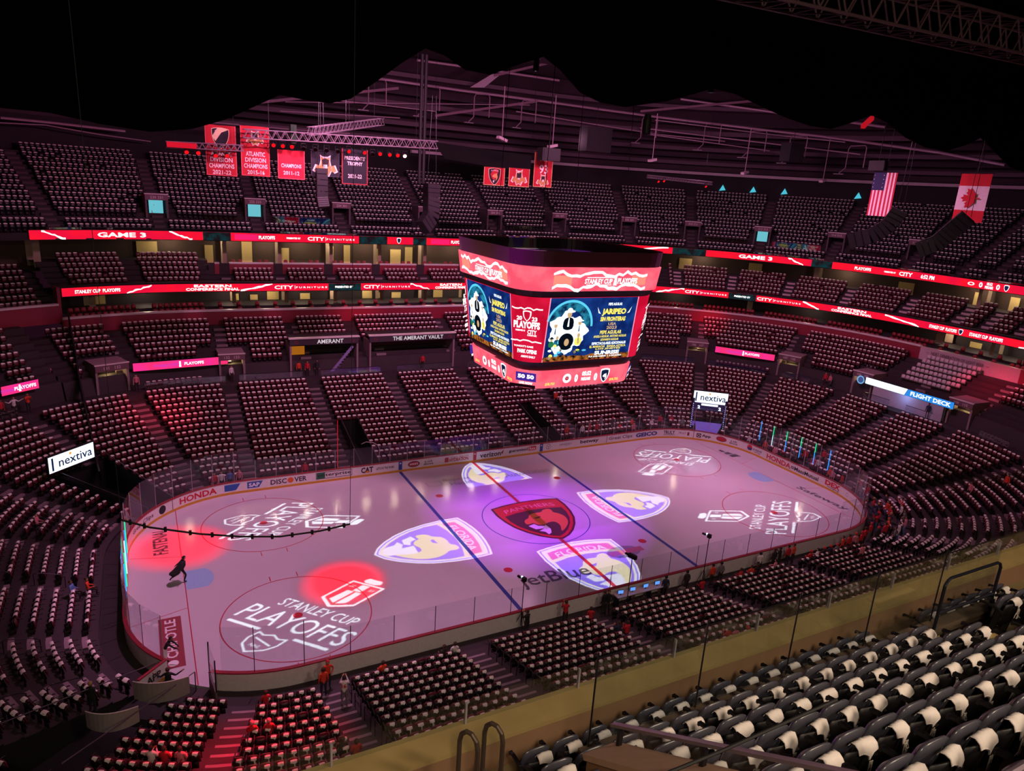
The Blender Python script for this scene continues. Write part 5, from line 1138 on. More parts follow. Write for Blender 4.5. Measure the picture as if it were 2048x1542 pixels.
truss((-20.6, 13.2, 29.42), (-4.9, 13.2, 29.85), .62, 'main lattice truss carrying red stage lamps, in front of the banners')
truss((-25.96, 13.6, 28.2), (-20.6, 13.6, 28.35), .42, 'short thin truss crossing the leftmost red banner')
truss((-15.3, 14.5, 30.1), (-6.45, 24.0, 32.1), .6, 'lattice truss running back towards the roof behind the main truss')
bt = truss((-9.5, -25, 34.6), (13, -25, 35.0), 1.35, 'large lattice truss crossing the top right corner near the camera', name='roof_truss', mat=M('truss_rust', '5a4048', .6), r=.05)
truss((29.5, 28, 29.2), (38.5, 26, 28.9), .35, 'thin truss with two red lamps over the far right corner')
def lamp(p, lab, lit, aim=(0, -1, -.6), grp='stage lamps on the main truss'):
    g = empty('stage_lamp', p, 0, lab, 'lamp', grp); d = Vector(aim).normalized(); q = Vector((0, 0, 1)).rotation_difference(d).to_matrix().to_4x4()
    b = MB(); b.lathe([(.02, -.28), (.12, -.26), (.16, 0), (.17, .12)], n=10); b.v = [tuple(q @ Vector(v)) for v in b.v]; b.build('lamp_body', BLACK, g)
    b = MB(); b.lathe([(.155, .1), (.09, .13), (.001, .14)], n=10); b.v = [tuple(q @ Vector(v)) for v in b.v]; b.build('lens', E('lens_'+lit, {'red': 'f01018', 'hot': 'ffd0c0', 'off': '300408'}[lit], {'red': 1.4, 'hot': 5., 'off': .3}[lit]), g)
    b = MB(); b.bar((-.2, 0, 0), (-.2, 0, .36), .02, .06); b.bar((.2, 0, 0), (.2, 0, .36), .02, .06); b.bar((-.21, 0, .36), (.21, 0, .36), .02, .06); b.build('yoke', DPIPE, g); return g
LX = [(-18.4, 'red'), (-17.7, 'red'), (-17.0, 'red'), (-16.1, 'off'), (-15.2, 'off'), (-14.3, 'off'), (-13.4, 'off'), (-12.5, 'red'), (-11.2, 'red'), (-10.5, 'off'), (-9.87, 'red'), (-9.04, 'red'), (-8.34, 'red'), (-7.72, 'hot')]
for i, (x, s) in enumerate(LX): lamp((x, 13.3, 28.78 if s != 'off' else 28.7), '%s stage lamp under the main truss, %s from its left end' % ({'red': 'glowing red', 'hot': 'blazing white-red', 'off': 'unlit'}[s], ORD[i]), s, (.15*random.uniform(-1, 1), -1, -.5))
for i, p in enumerate(((-24.6, 13.5, 27.8), (-23.8, 13.5, 27.8), (-22.6, 13.4, 27.7), (-21.8, 13.4, 27.75))): lamp(p, 'small red lamp under the short truss, %s from left' % ORD[i], 'red', grp='lamps on the short truss')
for i, p in enumerate(((31, 27.6, 28.7), (31.7, 27.4, 28.8), (37.5, 26, 28.5))): lamp(p, 'red lamp under the far right truss, %s from left' % ORD[i], 'red', grp='lamps on the far right truss')
b = MB(); b.box((-24.9, 13.4, 28.22), (2.0, .5, .36)); tag(b.build('led_bar', E('bar_red', 'e01830', .9)), 'red glowing bar at the left end of the short truss', 'lamp')
def speaker(P, w, dep, lab, aim):
    g = empty('line_array_speaker', P[0], 0, lab, 'speaker', 'speaker arrays hanging from the roof'); o = Vector(P[0]); n = 10
    fdir = Vector((math.sin(aim), -math.cos(aim), 0)); Q = []
    for i in range(n+1):
        t = i/n*(len(P)-1); k = min(int(t), len(P)-2); Q.append(Vector(P[k]).lerp(Vector(P[k+1]), t-k)-o)
    for i in range(n):
        a, c = Q[i], Q[i+1]; m = (a+c)/2; b = MB(); b.bar(a+(c-a)*.03, c-(c-a)*.03, w, dep, 0, fdir)
        t_ = (c-a).normalized(); nz = (fdir-t_*fdir.dot(t_)).normalized(); b.bar(a+(c-a)*.1+nz*(dep/2+.01), c-(c-a)*.1+nz*(dep/2+.01), w*.94, .03, 1, fdir)
        b.build('speaker_box', [M('speaker_dark', '1a161b', .6), M('speaker_grille', '262128', .5)], g)
    b = MB(); [b.tube([(s, 0, 0), (s*.4, 0, 8)], .02, 4) for s in (-w*.3, w*.3)]; b.build('hanging_chains', DPIPE, g)
speaker([(-2.6, 20, 26.6), (-2.6, 19.9, 25.2), (-2.8, 19.4, 23.6), (-3.9, 18.6, 22.5)], 1.5, .8, 'curved dark speaker array hanging left of the scoreboard', .3)
speaker([(28.2, -7.9, 27.0), (28.0, -7.4, 25.8), (27.6, -6.4, 24.8), (27, -4.6, 24.1)], 1.3, .7, 'curved dark speaker array below the striped flag', -.9)
speaker([(30.2, -12.4, 26.8), (30.0, -11.4, 25.6), (29.7, -10.7, 24.6), (29, -9.6, 23.9)], 1.3, .7, 'curved dark speaker array below the maple leaf flag', -.9)
speaker([(-14.6, 13.8, 27.3), (-14.6, 13.8, 25.0), (-14.5, 13.6, 24.2)], .9, .6, 'narrow dark speaker column under the dark navy banner', 0)
for p, s, l in (((45.5, 20, 33.2), (2.4, 1.6, 2.2), 'black subwoofer box under the roof at far right'), ((22.5, 30, 33.0), (3.6, 1.8, 2.8), 'black speaker cluster box under the roof above the scoreboard'), ((33.9, -.9, 30.9), (.6, 1.6, .9), 'black box at the top of the striped flag'), ((11.4, 22, 30.4), (2.2, 1.2, 1.3), 'black box over the number 93 banner')):
    b = MB(); b.box((0, 0, 0), s); b.box((0, -s[1]/2-.02, 0), (s[0]*.85, .04, s[2]*.8)); b.tube([(0, 0, s[2]/2), (0, 0, 7)], .03, 4); o = b.build('speaker_box', M('speaker_black', '100c10', .6)); o.location = p; tag(o, l, 'speaker')
b = MB()
for x in (-3.5, -3.9): b.tube([(x, 20, 26.6), (x, 20, 38)], .16, 6)
tag(b.build('cable_bundle', M('cable_black', '0c0a0c', .7)), 'thick black cable bundle rising to the roof beside the truss', 'cable')
b = MB(); b.tube([(-16.9, 13.3, 29.0), (-16.9, 13.3, 30.4)], .28, 6); tag(b.build('cable_bundle', M('cable_green', '16301e', .8)), 'dark green wrapped bundle at the left end of the main truss', 'cable')

# ================================================================ ROOF
RF = M('roof_mauve', '3c2c34', .85, 0, .2, .25); RPIP = M('roof_pipe', 'a08494', .5, .2)
mbs = MB(); sweep(mbs, -4, 95, [(41.8, 31.2), (41.5, 40), (38, 42.6), (10, 43.8)]); mbs.build('ceiling', RF, kind='structure')
for i, (d, z, h) in enumerate(((39.4, 32.0, .5), (38.2, 33.0, .35), (37, 33.9, .55), (35.8, 35.0, .3), (34.4, 36.0, .6), (33, 37.3, .35), (31.5, 39.2, .5))):
    swept('ceiling_ring_beam', 2, 92, rect_prof(d, d+.5, z, z+h), M('ring_beam_mauve', '584450', .7) if i % 2 == 0 else M('ring_beam_dark', '2c2028', .8), kind='structure')
b = MB(); b.box((0, 0, 44), (120, 100, .3)); b.build('ceiling', BLACK, kind='structure')
mbs = MB(); sweep(mbs, 47, 92, [(41.2, 30.55), (40.6, 30.6), (40.6, 31.0), (41.2, 31.05)], 0, True); tag(mbs.build('duct_run', M('duct_pale', 'b4a0ac', .5)), 'long pale duct run along the top of the far upper deck', 'duct')
def pipe_run(pts, r, lab, mat=None, cat='pipe'): b = MB(); b.tube(pts, r, 6); return tag(b.build('roof_pipe', mat or RPIP), lab, cat, 'pipes and beams under the roof')
PR = [([(3.85, 42.95, 41.1), (13.5, 42.95, 41.2), (24.3, 42.9, 41.2)], .15, 'highest left pale pipe between the two black drape peaks'), ([(41.4, 37.7, 40.3), (47, 33.7, 39.7), (51.6, 29, 39)], .16, 'pale pipe under the third drape peak'), ([(56.6, 21.2, 37.9), (58.3, 17.1, 37.3)], .18, 'short pale pipe under the fourth drape peak'),
 ([(-4.5, 42.95, 38.4), (.6, 42.95, 38.4), (9.75, 42.95, 38.3), (21.3, 42.95, 38.3), (30.7, 41.9, 38.1), (39.1, 38.9, 37.7), (46.25, 34.35, 37.2), (52, 28.6, 36.55), (55, 24.2, 36.1), (57.35, 19.7, 35.5), (60, 10.2, 34.2), (60.5, 2.5, 32.8)], .17, 'longest pale pipe curving along the whole roof'),
 ([(-9, 42.9, 35.4), (-.8, 42.95, 35.45), (6.5, 42.95, 35.45), (6.7, 42.95, 34.6)], .08, 'thin bent pipe above the main truss'), ([(18, 42.95, 36.6), (29.5, 42.2, 36.1), (39.3, 38.8, 35.4), (47, 33.7, 35)], .08, 'thin pipe sloping right above the scoreboard'), ([(36.6, 40, 36.1), (45.9, 34.6, 35.5), (52.6, 27.8, 34.8), (57.5, 19.4, 33.9)], .09, 'thin pipe over the far right corner'), ([(38.5, 39.25, 37.3), (52.5, 28, 36.0), (56.6, 21.3, 35.4)], .07, 'thin pipe just below the longest pipe'), ([(36.7, 40, 35.4), (51.4, 29.3, 34)], .07, 'lowest thin pipe over the far right corner'), ([(-12.6, 42.95, 33.55), (1.8, 42.95, 34.2)], .07, 'thin pipe behind the main truss'), ([(-22, 42.6, 31.6), (-9.2, 42.95, 31.67), (-4.5, 42.95, 31.8)], .07, 'low thin pipe behind the red banners'), ([(-12, 42.9, 34.6), (20, 42.9, 37.6)], .06, 'slanting thin pipe behind the hanging cable bundle'),
 ([(-40.1, 48.3, 30.4), (-35.8, 49.9, 30.4), (-28.6, 51.5, 30.2)], .14, 'reddish lit pipe at the upper left above the top row'), ([(-40.2, 48.3, 29.9), (-36.3, 49.75, 30.1), (-31.2, 51.05, 29.6), (-26, 52, 29.3)], .07, 'thin rail pipe at the upper left above the top row')]
for P, r, l in PR: pipe_run(P, r, l)
for P, l in (([(6.4, 42.9, 34.9), (21.1, 42.9, 38.2)], 'inclined beam rising to the longest pipe above the scoreboard'), ([(14.4, 42.9, 40.6), (22.6, 42.9, 43.2)], 'inclined beam inside the second drape peak'), ([(36.4, 40.1, 38.3), (49.4, 31.5, 40.5)], 'long inclined beam under the third drape peak'), ([(-16, 42.9, 34.0), (1.5, 42.9, 37.6)], 'inclined beam behind the main truss')):
    b = MB(); b.bar(P[0], P[1], .3, .3); tag(b.build('roof_beam', M('roof_beam_mauve', '7a5a6a', .6)), l, 'beam', 'pipes and beams under the roof')
b = MB(); b.add([(11.1, 42.9, 38.8), (14.2, 42.9, 40.8), (15.3, 42.9, 40.8), (13.1, 42.9, 39.0), (11.1, 43, 38.8), (14.2, 43, 40.8), (15.3, 43, 40.8), (13.1, 43, 39.0)], [(0, 1, 2, 3), (7, 6, 5, 4), (0, 4, 5, 1), (3, 2, 6, 7), (1, 5, 6, 2), (0, 3, 7, 4)]); tag(b.build('roof_panel', M('panel_grey', 'a894a0', .6)), 'slanted grey panel between the two left drape peaks', 'panel')
for i, (u, z) in enumerate(((38, 38.3), (45, 38.3), (52, 38.2), (59, 38.2), (65.2, 37.7), (67.2, 37.3), (68.6, 36.6), (69.8, 36.1), (71.5, 35.0))):
    p_ = pt(u, 29.8, 0); g = empty('hanger_frame', p_, yawof(u)+PI, 'pipe hanger frame under the roof, %s from the left' % ORD[i], 'hanger', 'hanger frames under the roof')
    b = MB(); b.tube([(-1.2, 0, z-3.6), (-.5, 0, z-2.9), (-.5, 0, z-.5), (-.3, 0, z-.1), (1.5, 0, z), (1.7, 0, z-.3), (1.7, 0, z-2.8)], .07, 5); b.build('frame_tube', RPIP, g)
    b = MB(); b.box((-1.2, 0, z-3.7), (1.3, .5, .1)); b.build('lamp_tray', M('tray_grey', '8a7a88', .5), g)
for i, (x, y, z) in enumerate(((8.7, 28, 31.9), (15.3, 28, 31.7), (30, 28, 31.2), (44, 26, 30.6), (52, 20, 30.2))):
    g = empty('flood_lamp', (x, y, z), 0, 'pale flood lamp box on a drop rod, %s from the left' % ORD[i], 'lamp', 'flood lamp boxes under the roof')
    b = MB(); b.box((0, 0, 0), (1.3, .5, .3), .3, ry=.25 if i == 0 else -.2); b.build('lamp_box', M('lamp_pale', 'c8b0bc', .5), g); b = MB(); b.tube([(0, 0, .1), (0, 0, 5.5)], .05, 5); b.build('drop_rod', RPIP, g)
b = MB(); b.add([(5.3, 40, 31.6), (19.2, 40, 30.97), (19.2, 40, 28.75), (6.8, 40, 29.7), (5.3, 40.1, 31.6), (19.2, 40.1, 30.97), (19.2, 40.1, 28.75), (6.8, 40.1, 29.7)], [(0, 1, 2, 3), (7, 6, 5, 4), (0, 4, 5, 1), (1, 5, 6, 2), (2, 6, 7, 3), (3, 7, 4, 0)]); b.tube([(5.3, 40, 31.6), (5.3, 40, 42)], .02, 4); b.tube([(19.2, 40, 30.97), (19.2, 40, 42)], .02, 4); tag(b.build('black_cloth_strip', M('strip_black', '0a080a', .9)), 'long black cloth strip hanging above the three small banners', 'cloth')
for i, u in enumerate((67.95, 68.75, 69.55, 71.35)):
    b = MB(); b.add([(-.5, 0, 0), (.5, 0, -.15), (0, 0, .8), (-.5, .1, 0), (.5, .1, -.15), (0, .1, .8)], [(0, 1, 2), (5, 4, 3), (0, 3, 4, 1), (1, 4, 5, 2), (2, 5, 3, 0)]); o = b.build('corner_glow', E('corner_cyan', '50c8e0', .9)); o.location = pt(u, 41.4, 28.5); o.rotation_euler.z = yawof(u); tag(o, 'glowing cyan wedge standing for lit corner behind the upper deck top row, %s from left' % ORD[i], 'light', 'cyan wedges at the top row')  # emissive wedge stands in for a cyan-lit corner, not a lamp
b = MB(); b.box((0, 0, 0), (2.6, .5, .5), .2); o = b.build('red_fixture', E('fixture_red', 'd01828', .7)); o.location = (57.5, 19.2, 37.9); o.rotation_euler = (.2, -.5, 0); tag(o, 'red lit fixture under the fourth drape peak', 'lamp')
# point lights added to brighten the roof structure, with no fixtures of their own
for x_, y_, z_, c_, e_ in ((0, 32, 32, (1, .4, .65), 260), (38, 26, 32, (.95, .42, .75), 320), (52, 8, 31.5, (.9, .45, .8), 260), (-32, 40, 30.6, (1, .08, .12), 260), (20, 33, 33, (1, .42, .7), 300)): point('roof_fill_light', (x_, y_, z_), c_, e_, 1.)
# black drape hung in swags from the roof
DR = [(-46, 27.8), (-33.87, 28.46), (-32.89, 28.55), (-31.19, 28.53), (-29.41, 28.26), (-27.51, 28.11), (-25.79, 28.39), (-24.4, 28.91), (-23.29, 29.51), (-21.93, 30.25), (-20.79, 30.15), (-19.6, 30.12), (-18.62, 30.43), (-17.38, 31.33), (-16.11, 32.33), (-14.81, 33.22), (-13.72, 33.02), (-12.58, 32.5), (-11.13, 32.43), (-9.37, 33.19), (-7.96, 33.73), (-6.85, 33.21), (-5.42, 32.2), (-4.0, 31.82), (-2.21, 31.76), (.71, 32.38), (2.58, 32.96), (4.32, 33.53), (6.25, 33.42), (8.57, 32.94), (11.0, 32.47), (13.52, 32.16), (15.57, 32.15), (17.52, 32.74), (19.6, 33.48), (21.59, 33.12), (23.93, 32.3), (26.58, 31.79), (29.19, 31.74), (31.62, 32.39), (33.41, 33.12), (35.55, 32.31), (38.69, 31.13), (41.99, 30.8), (46.1, 30.89), (60, 30)]
V = []; F = []; n = len(DR)
for x, z in DR: V += [(x, -10, z), (x, -10.12, z), (x, -10.5-.5*math.sin(x*.9), (z+44)/2), (x, -11, 44.0), (x, -10.8, 44.0), (x, -10.3-.5*math.sin(x*.9), (z+44)/2)]
for i in range(n-1):
    for k in range(6): q = (k+1) % 6; F.append((6*i+k, 6*i+q, 6*i+6+q, 6*i+6+k))
tag(mesh_obj('black_drape', V, F, M('drape_black', '040304', .95, spec=.05)), 'huge black blackout drape with scalloped lower edge hanging from the roof', 'drape')
# ================================================================ NEAR UPPER BLOCK: parapet, rails, steps
FCON = M('parapet_concrete', '8e6c50', .8, 0, .16, 1.2); FTREAD = M('tread_concrete', '80704e', .8, 0, .16, 1.6); FEDGE = M('step_edge_tan', 'c0a468', .75)
b = MB(); b.box((-6, -38.55, 16.6), (52, .4, 3.9)); b.box((-6, -38.33, 18.3), (52, .14, .12)); b.build('wall_parapet', FCON, kind='structure')
b = MB(); b.box((-6, -38.5, 18.585), (52, .56, .07)); b.build('trim_parapet_cap', M('parapet_cap', 'a08a58', .75, 0, .12, 2), kind='structure')
b = MB()
for r, (y, z) in enumerate(FGR):
    y0 = y-.52 if r else y-.78; y1 = y+.26 if r else -38.7
    b.box((-17, (y0+y1)/2, z-.6), (24 if r else 40, y1-y0, 1.2))
b.build('floor_upper_block', FTREAD, kind='structure')
b = MB()
for r in range(7):
    (y, z), (y2, z2) = FGR[r], FGR[r+1]; b.box((-15.5, y2+.42, (z+z2)/2-.1), (1.35, .34, (z2-z)+.02-.3)); b.box((-15.5, y2+.42, (z+z2)/2+.0), (1.4, .36, .05))
b.build('aisle_steps', FEDGE, kind='structure')
pg = empty('parapet_glass', (0, 0, 0), 0, 'clear glass panels standing along the top of the concrete parapet', 'glass')
for k in range(14):
    x = -27.5+2.1*k
    b = MB(); b.box((x, -38.3, 18.93), (2.06, .016, .62)); b.build('glass_panel', GL, pg)
    b = MB(); b.box((x+1.05, -38.3, 18.8), (.03, .05, .4)); b.build('clamp', POST, pg)
dr = empty('drink_rail', (0, 0, 0), 0, 'dark flat drink rail on posts behind the front row of charcoal seats', 'rail')
b = MB(); b.box((-18.5, -40.2, 19.3), (9.9, .26, .05)); b.box((-18.5, -40.26, 19.2), (9.9, .05, .16)); b.build('rail_top', M('rail_brown', '5a4c40', .4), dr)
for k in range(7): b = MB(); b.box((-23.3+1.6*k, -40.28, 18.75), (.06, .06, 1.05)); b.build('post', DPIPE, dr)
sg = empty('safety_glass', (0, 0, 0), 0, 'tall clear safety glass panels with thin posts behind the front charcoal row', 'glass')
for k in range(5):
    x0 = -23.3+1.95*k; b = MB(); b.box((x0+.97, -40.1, 20.05), (1.9, .014, 1.4)); b.build('glass_panel', GL, sg); b = MB(); b.tube([(x0, -40.1, 19.3), (x0, -40.1, 20.85)], .014, 5); b.build('post', DPIPE, sg)
    b = MB(); b.box((x0+.97, -40.1, 20.76), (1.9, .02, .012)); b.build('top_edge', DPIPE, sg)
gt = empty('aisle_gate', (-14.8, -40.3, 19.05), 0, 'dark pipe gate with rounded corners across the tan steps', 'gate')
b = MB(); b.tube([(-.9, 0, 0), (-.9, 0, 1.2), (-.84, 0, 1.29), (-.75, 0, 1.33), (.75, 0, 1.33), (.84, 0, 1.29), (.9, 0, 1.2), (.9, 0, 0)], .03, 7); b.build('hoop_tube', M('rail_navy', '20222e', .4, .4), gt)
b = MB(); b.tube([(-.9, 0, .62), (.9, 0, .62)], .03, 6); b.build('cross_bar', M('rail_navy'), gt); b = MB(); b.box((0, 0, .66), (1.74, .01, 1.2)); b.build('glass_panel', GL, gt)
for i, x in enumerate((-24.88, -24.5)):
    g = empty('hoop_handrail', (x, -39.5, 18.02), .5, '%s of two steel hoop handrails at the bottom edge' % ('left', 'right')[i], 'handrail', 'steel hoop handrails by the parapet')
    b = MB(); b.tube([(0, -.17, 0), (0, -.17, 1.4), (0, -.14, 1.53), (0, -.06, 1.61), (0, .03, 1.61), (0, .11, 1.53), (0, .14, 1.4), (0, .14, 0)], .034, 8); b.build('hoop_tube', M('rail_bronze', '6a5a50', .35, .6), g)
    b = MB(); b.tube([(0, -.17, .75), (0, .14, .75)], .03, 7); b.build('rung', M('rail_bronze'), g)
wd = empty('stair_wall', (-24.0, -41.3, 17.5), 0, 'brown sloping stair wall with pinkish cap and flat steel rail at the bottom edge', 'stair wall')
b = MB(); zc = lambda y: 2.98-.66*(y)          # y runs towards the camera as negative
V = [(-.2, .05, 0), (.2, .05, 0), (.2, -2.9, 0), (-.2, -2.9, 0), (-.2, .05, 2.95), (.2, .05, 2.95), (.2, -2.9, 4.9), (-.2, -2.9, 4.9)]
b.add(V, [(0, 3, 2, 1), (4, 5, 6, 7), (0, 1, 5, 4), (1, 2, 6, 5), (2, 3, 7, 6), (3, 0, 4, 7)]); b.build('wall_body', M('stairwall_brown', '7a5638', .8, 0, .1, 2), wd)
b = MB(); b.bar((0, .08, 2.98), (0, -2.95, 4.97), .48, .07); b.build('wall_cap', M('stairwall_cap', 'a8846c', .7), wd)
b = MB(); b.bar((.16, .1, 3.28), (.16, -2.95, 5.27), .08, .035); b.build('steel_rail', M('rail_violet', '8a7a88', .3, .6), wd)
b = MB(); [b.bar((.16, y, zc(y)), (.16, y, zc(y)+.3), .05, .05, 0, (0, 1, 0)) for y in (-.05, -1.3, -2.6)]; b.build('rail_post', DPIPE, wd)
b = MB(); b.box((.2, -1.4, 4.0), (.012, 2.9, .5), rx=-.585); b.build('glass_panel', GL, wd)
b = MB(); b.tube([(-26.4, -44.0, 23.37), (-25.3, -44.0, 23.365), (-24.2, -44.0, 23.4)], .012, 6); tag(b.build('safety_cable', M('cable_black')), 'thin black cable crossing in front of the stair wall at the bottom edge', 'cable')
b = MB(); b.tube([(-23.9, -44.75, 23.02), (-21.6, -44.75, 23.06)], .035, 8); b.tube([(-21.7, -44.75, 22.0), (-21.7, -44.75, 23.05)], .03, 6); tag(b.build('handrail', M('rail_violet')), 'violet steel handrail in the bottom right corner', 'handrail')
P = [(-31.5, -22, 16.6), (-29.49, -22, 15.32), (-28.67, -22, 14.9), (-27.14, -22, 14.37), (-25.83, -22, 14.02), (-24.44, -22, 13.76), (-22.97, -22, 13.72), (-21.82, -22, 13.81), (-20.6, -22, 14.1)]
P = P[1:-1]
b = MB(); b.tube(P, .035, 6)
for k in range(len(P)-1):
    for q in (.3, .8): c = Vector(P[k]).lerp(Vector(P[k+1]), q); b.box(c, (.09, .09, .16))
b.tube([P[0], (-29.6, -22, 40)], .012, 4); b.tube([P[-1], (-21.6, -22, 40)], .012, 4)
tag(b.build('cable_swag', M('cable_black')), 'black cable with clips sagging over the left corner of the ice', 'cable')

# ================================================================ AISLE HANDRAILS AND RINKSIDE GEAR
ci = 0
for u, nm in ((143.95, 'red-lit stairs'), (140.15, 'stairs with the white jersey fan'), (131.8, 'pale centre stairs'), (123.0, 'stairs by the scorers table'), (114.3, 'stairs right of the scorers table'), (105.6, 'stairs near the far right fans')):
    for k in range(1, 13, 2):
        (d, z), (d2, z2) = LOW[k], LOW[min(k+1, 16)]; uu = u-.62; a, c = pt(uu, d-.3, z), pt(uu, d2-.1, z2)
        g = empty('aisle_handrail', a, 0, 'dark looped handrail on the %s, %s from the ice' % (nm, ORD[k//2]), 'handrail', 'looped handrails on the lower stairs'); D = c-a
        b = MB(); b.tube([(0, 0, 0), (0, 0, .8), D*.12+Vector((0, 0, .9)), D*.9+Vector((0, 0, .92)), D+Vector((0, 0, .82)), D], .024, 6); b.build('loop_tube', DPIPE, g)
        b = MB(); b.tube([(0, 0, .45), D+Vector((0, 0, .45))], .018, 5); b.build('mid_bar', DPIPE, g)
for i, (u, d) in enumerate(((0.6, 3.4), (0.6, 6.2), (5.8, 4.0), (153.3, 4.2), (153.3, 7.0), (150.2, 3.5), (150.2, 6.0), (149.6, 9.0), (149.4, 12.0))):
    z = low(d)-.87; a, c = pt(u, d, z), pt(u, d+1.6, low(d+1.6)-.87); D = c-a; g = empty('aisle_handrail', a, 0, 'looped handrail on the left end stairs, %s from the lit sign' % ORD[i], 'handrail', 'looped handrails on the lower stairs')
    b = MB(); b.tube([(0, 0, 0), (0, 0, .85), D*.15+Vector((0, 0, .95)), D*.9+Vector((0, 0, .95)), D+Vector((0, 0, .85)), D], .026, 6); b.build('loop_tube', DPIPE, g)
for i, (u, d, w, h) in enumerate(((147.95, 2.4, 2.6, 1.15), (147.85, 5.6, 2.2, 1.0))):
    p0 = pt(u-1.0, d+.8, 0); g = empty('tunnel_shield', pt(147.2, d, 0), yawof(147.2)+.45, '%s curved milky shield beside the near corner tunnel' % ('larger' if i == 0 else 'smaller lower'), 'shield', 'milky tunnel shields'); zf = low(d)-.4
    b = MB(); V = []; n = 10
    for t in (0, .04):
        for k in range(n+1): q = k/n*2-1; V += [(q*w/2, .5*q*q-t, zf), (q*w/2, .5*q*q-t, zf+h-.15*q*q)]
    s_ = 2*(n+1); F = []
    for k in range(n): a = 2*k; F += [(a, a+2, a+3, a+1), (s_+a, s_+a+1, s_+a+3, s_+a+2), (a+1, a+3, s_+a+3, s_+a+1)]
    b.add(V, F); b.build('shield_panel', M('shield_milky', '9a9090', .5), g)
    b = MB(); b.tube([(q*w/2, .5*q*q-.02, zf+h-.15*q*q) for q in np.linspace(-1, 1, 9)], .025, 5); b.build('shield_edge', WHITE_T, g)
tb = empty('scorers_table', (.4, -13.75, 0), 0, 'pale scorers table with small blue screens behind the near boards', 'table')
b = MB(); b.box((0, 0, .95), (4.2, .6, .06)); b.build('tabletop', M('table_pale', 'b8a8b0', .5), tb)
for x in (-2, -.7, .7, 2): b = MB(); b.box((x, 0, .46), (.08, .5, .92)); b.build('leg', DPIPE, tb)
for i, x in enumerate((-1.7, -.7, .4, 1.4)):
    g = empty('small_monitor', (.4+x, -13.75, .98), random.uniform(-.3, .3), 'small glowing monitor on the scorers table, %s from left' % ORD[i], 'monitor', 'monitors on the scorers table')
    b = MB(); b.box((0, 0, .22), (.42, .04, .28)); b.box((0, 0, .05), (.05, .05, .1)); b.build('monitor_body', BLACK, g); b = MB(); b.box((0, -.025, .22), (.38, .01, .24)); b.build('screen', E('monitor_blue', '5a90f0', 1.3), g)
for i, (x, y, z, l) in enumerate(((-1.3, -14.5, 4.25, 'black camera on a tall tripod behind the near glass at centre'), (6.2, -13.6, 3.85, 'small bright lamp on a pole behind the near boards'), (-8.6, -13.3, 3.5, 'small camera pair clamped on the near glass post'))):
    g = empty('camera_stand', (x, y, 0), .3, l, 'camera', None)
    b = MB(); b.tube([(0, 0, .2), (0, 0, z-.2)], .03, 6); [b.tube([(0, 0, 1.2), (.45*math.cos(a), .45*math.sin(a), 0)], .02, 5) for a in (0, 2.1, 4.2)]; b.build('tripod', BLACK, g)
    b = MB(); b.box((0, 0, z), (.22, .6 if i == 0 else .25, .26)); b.tube([(0, .3, z), (0, .55, z)], .08, 8); b.build('camera_head', BLACK, g)
    if i: b = MB(); b.ball((0, .2, z+.1), .07); b.build('lamp_glow', E('lamp_bluewhite', 'b8c8ff', 3.), g)
hb = empty('tunnel_hoop', pt(30.35, .9, 0), 0, 'pale arched hoop rail beside the black player tunnel at the far boards', 'rail'); b = MB(); b.tube([(0, 0, 0), (0, 0, 2.3), (-.15, .1, 2.6), (-.5, .3, 2.8), (-1.1, .6, 2.85), (-1.5, .8, 2.6)], .04, 6); b.build('hoop_tube', M('rail_pale', 'b8a8b0', .4), hb)

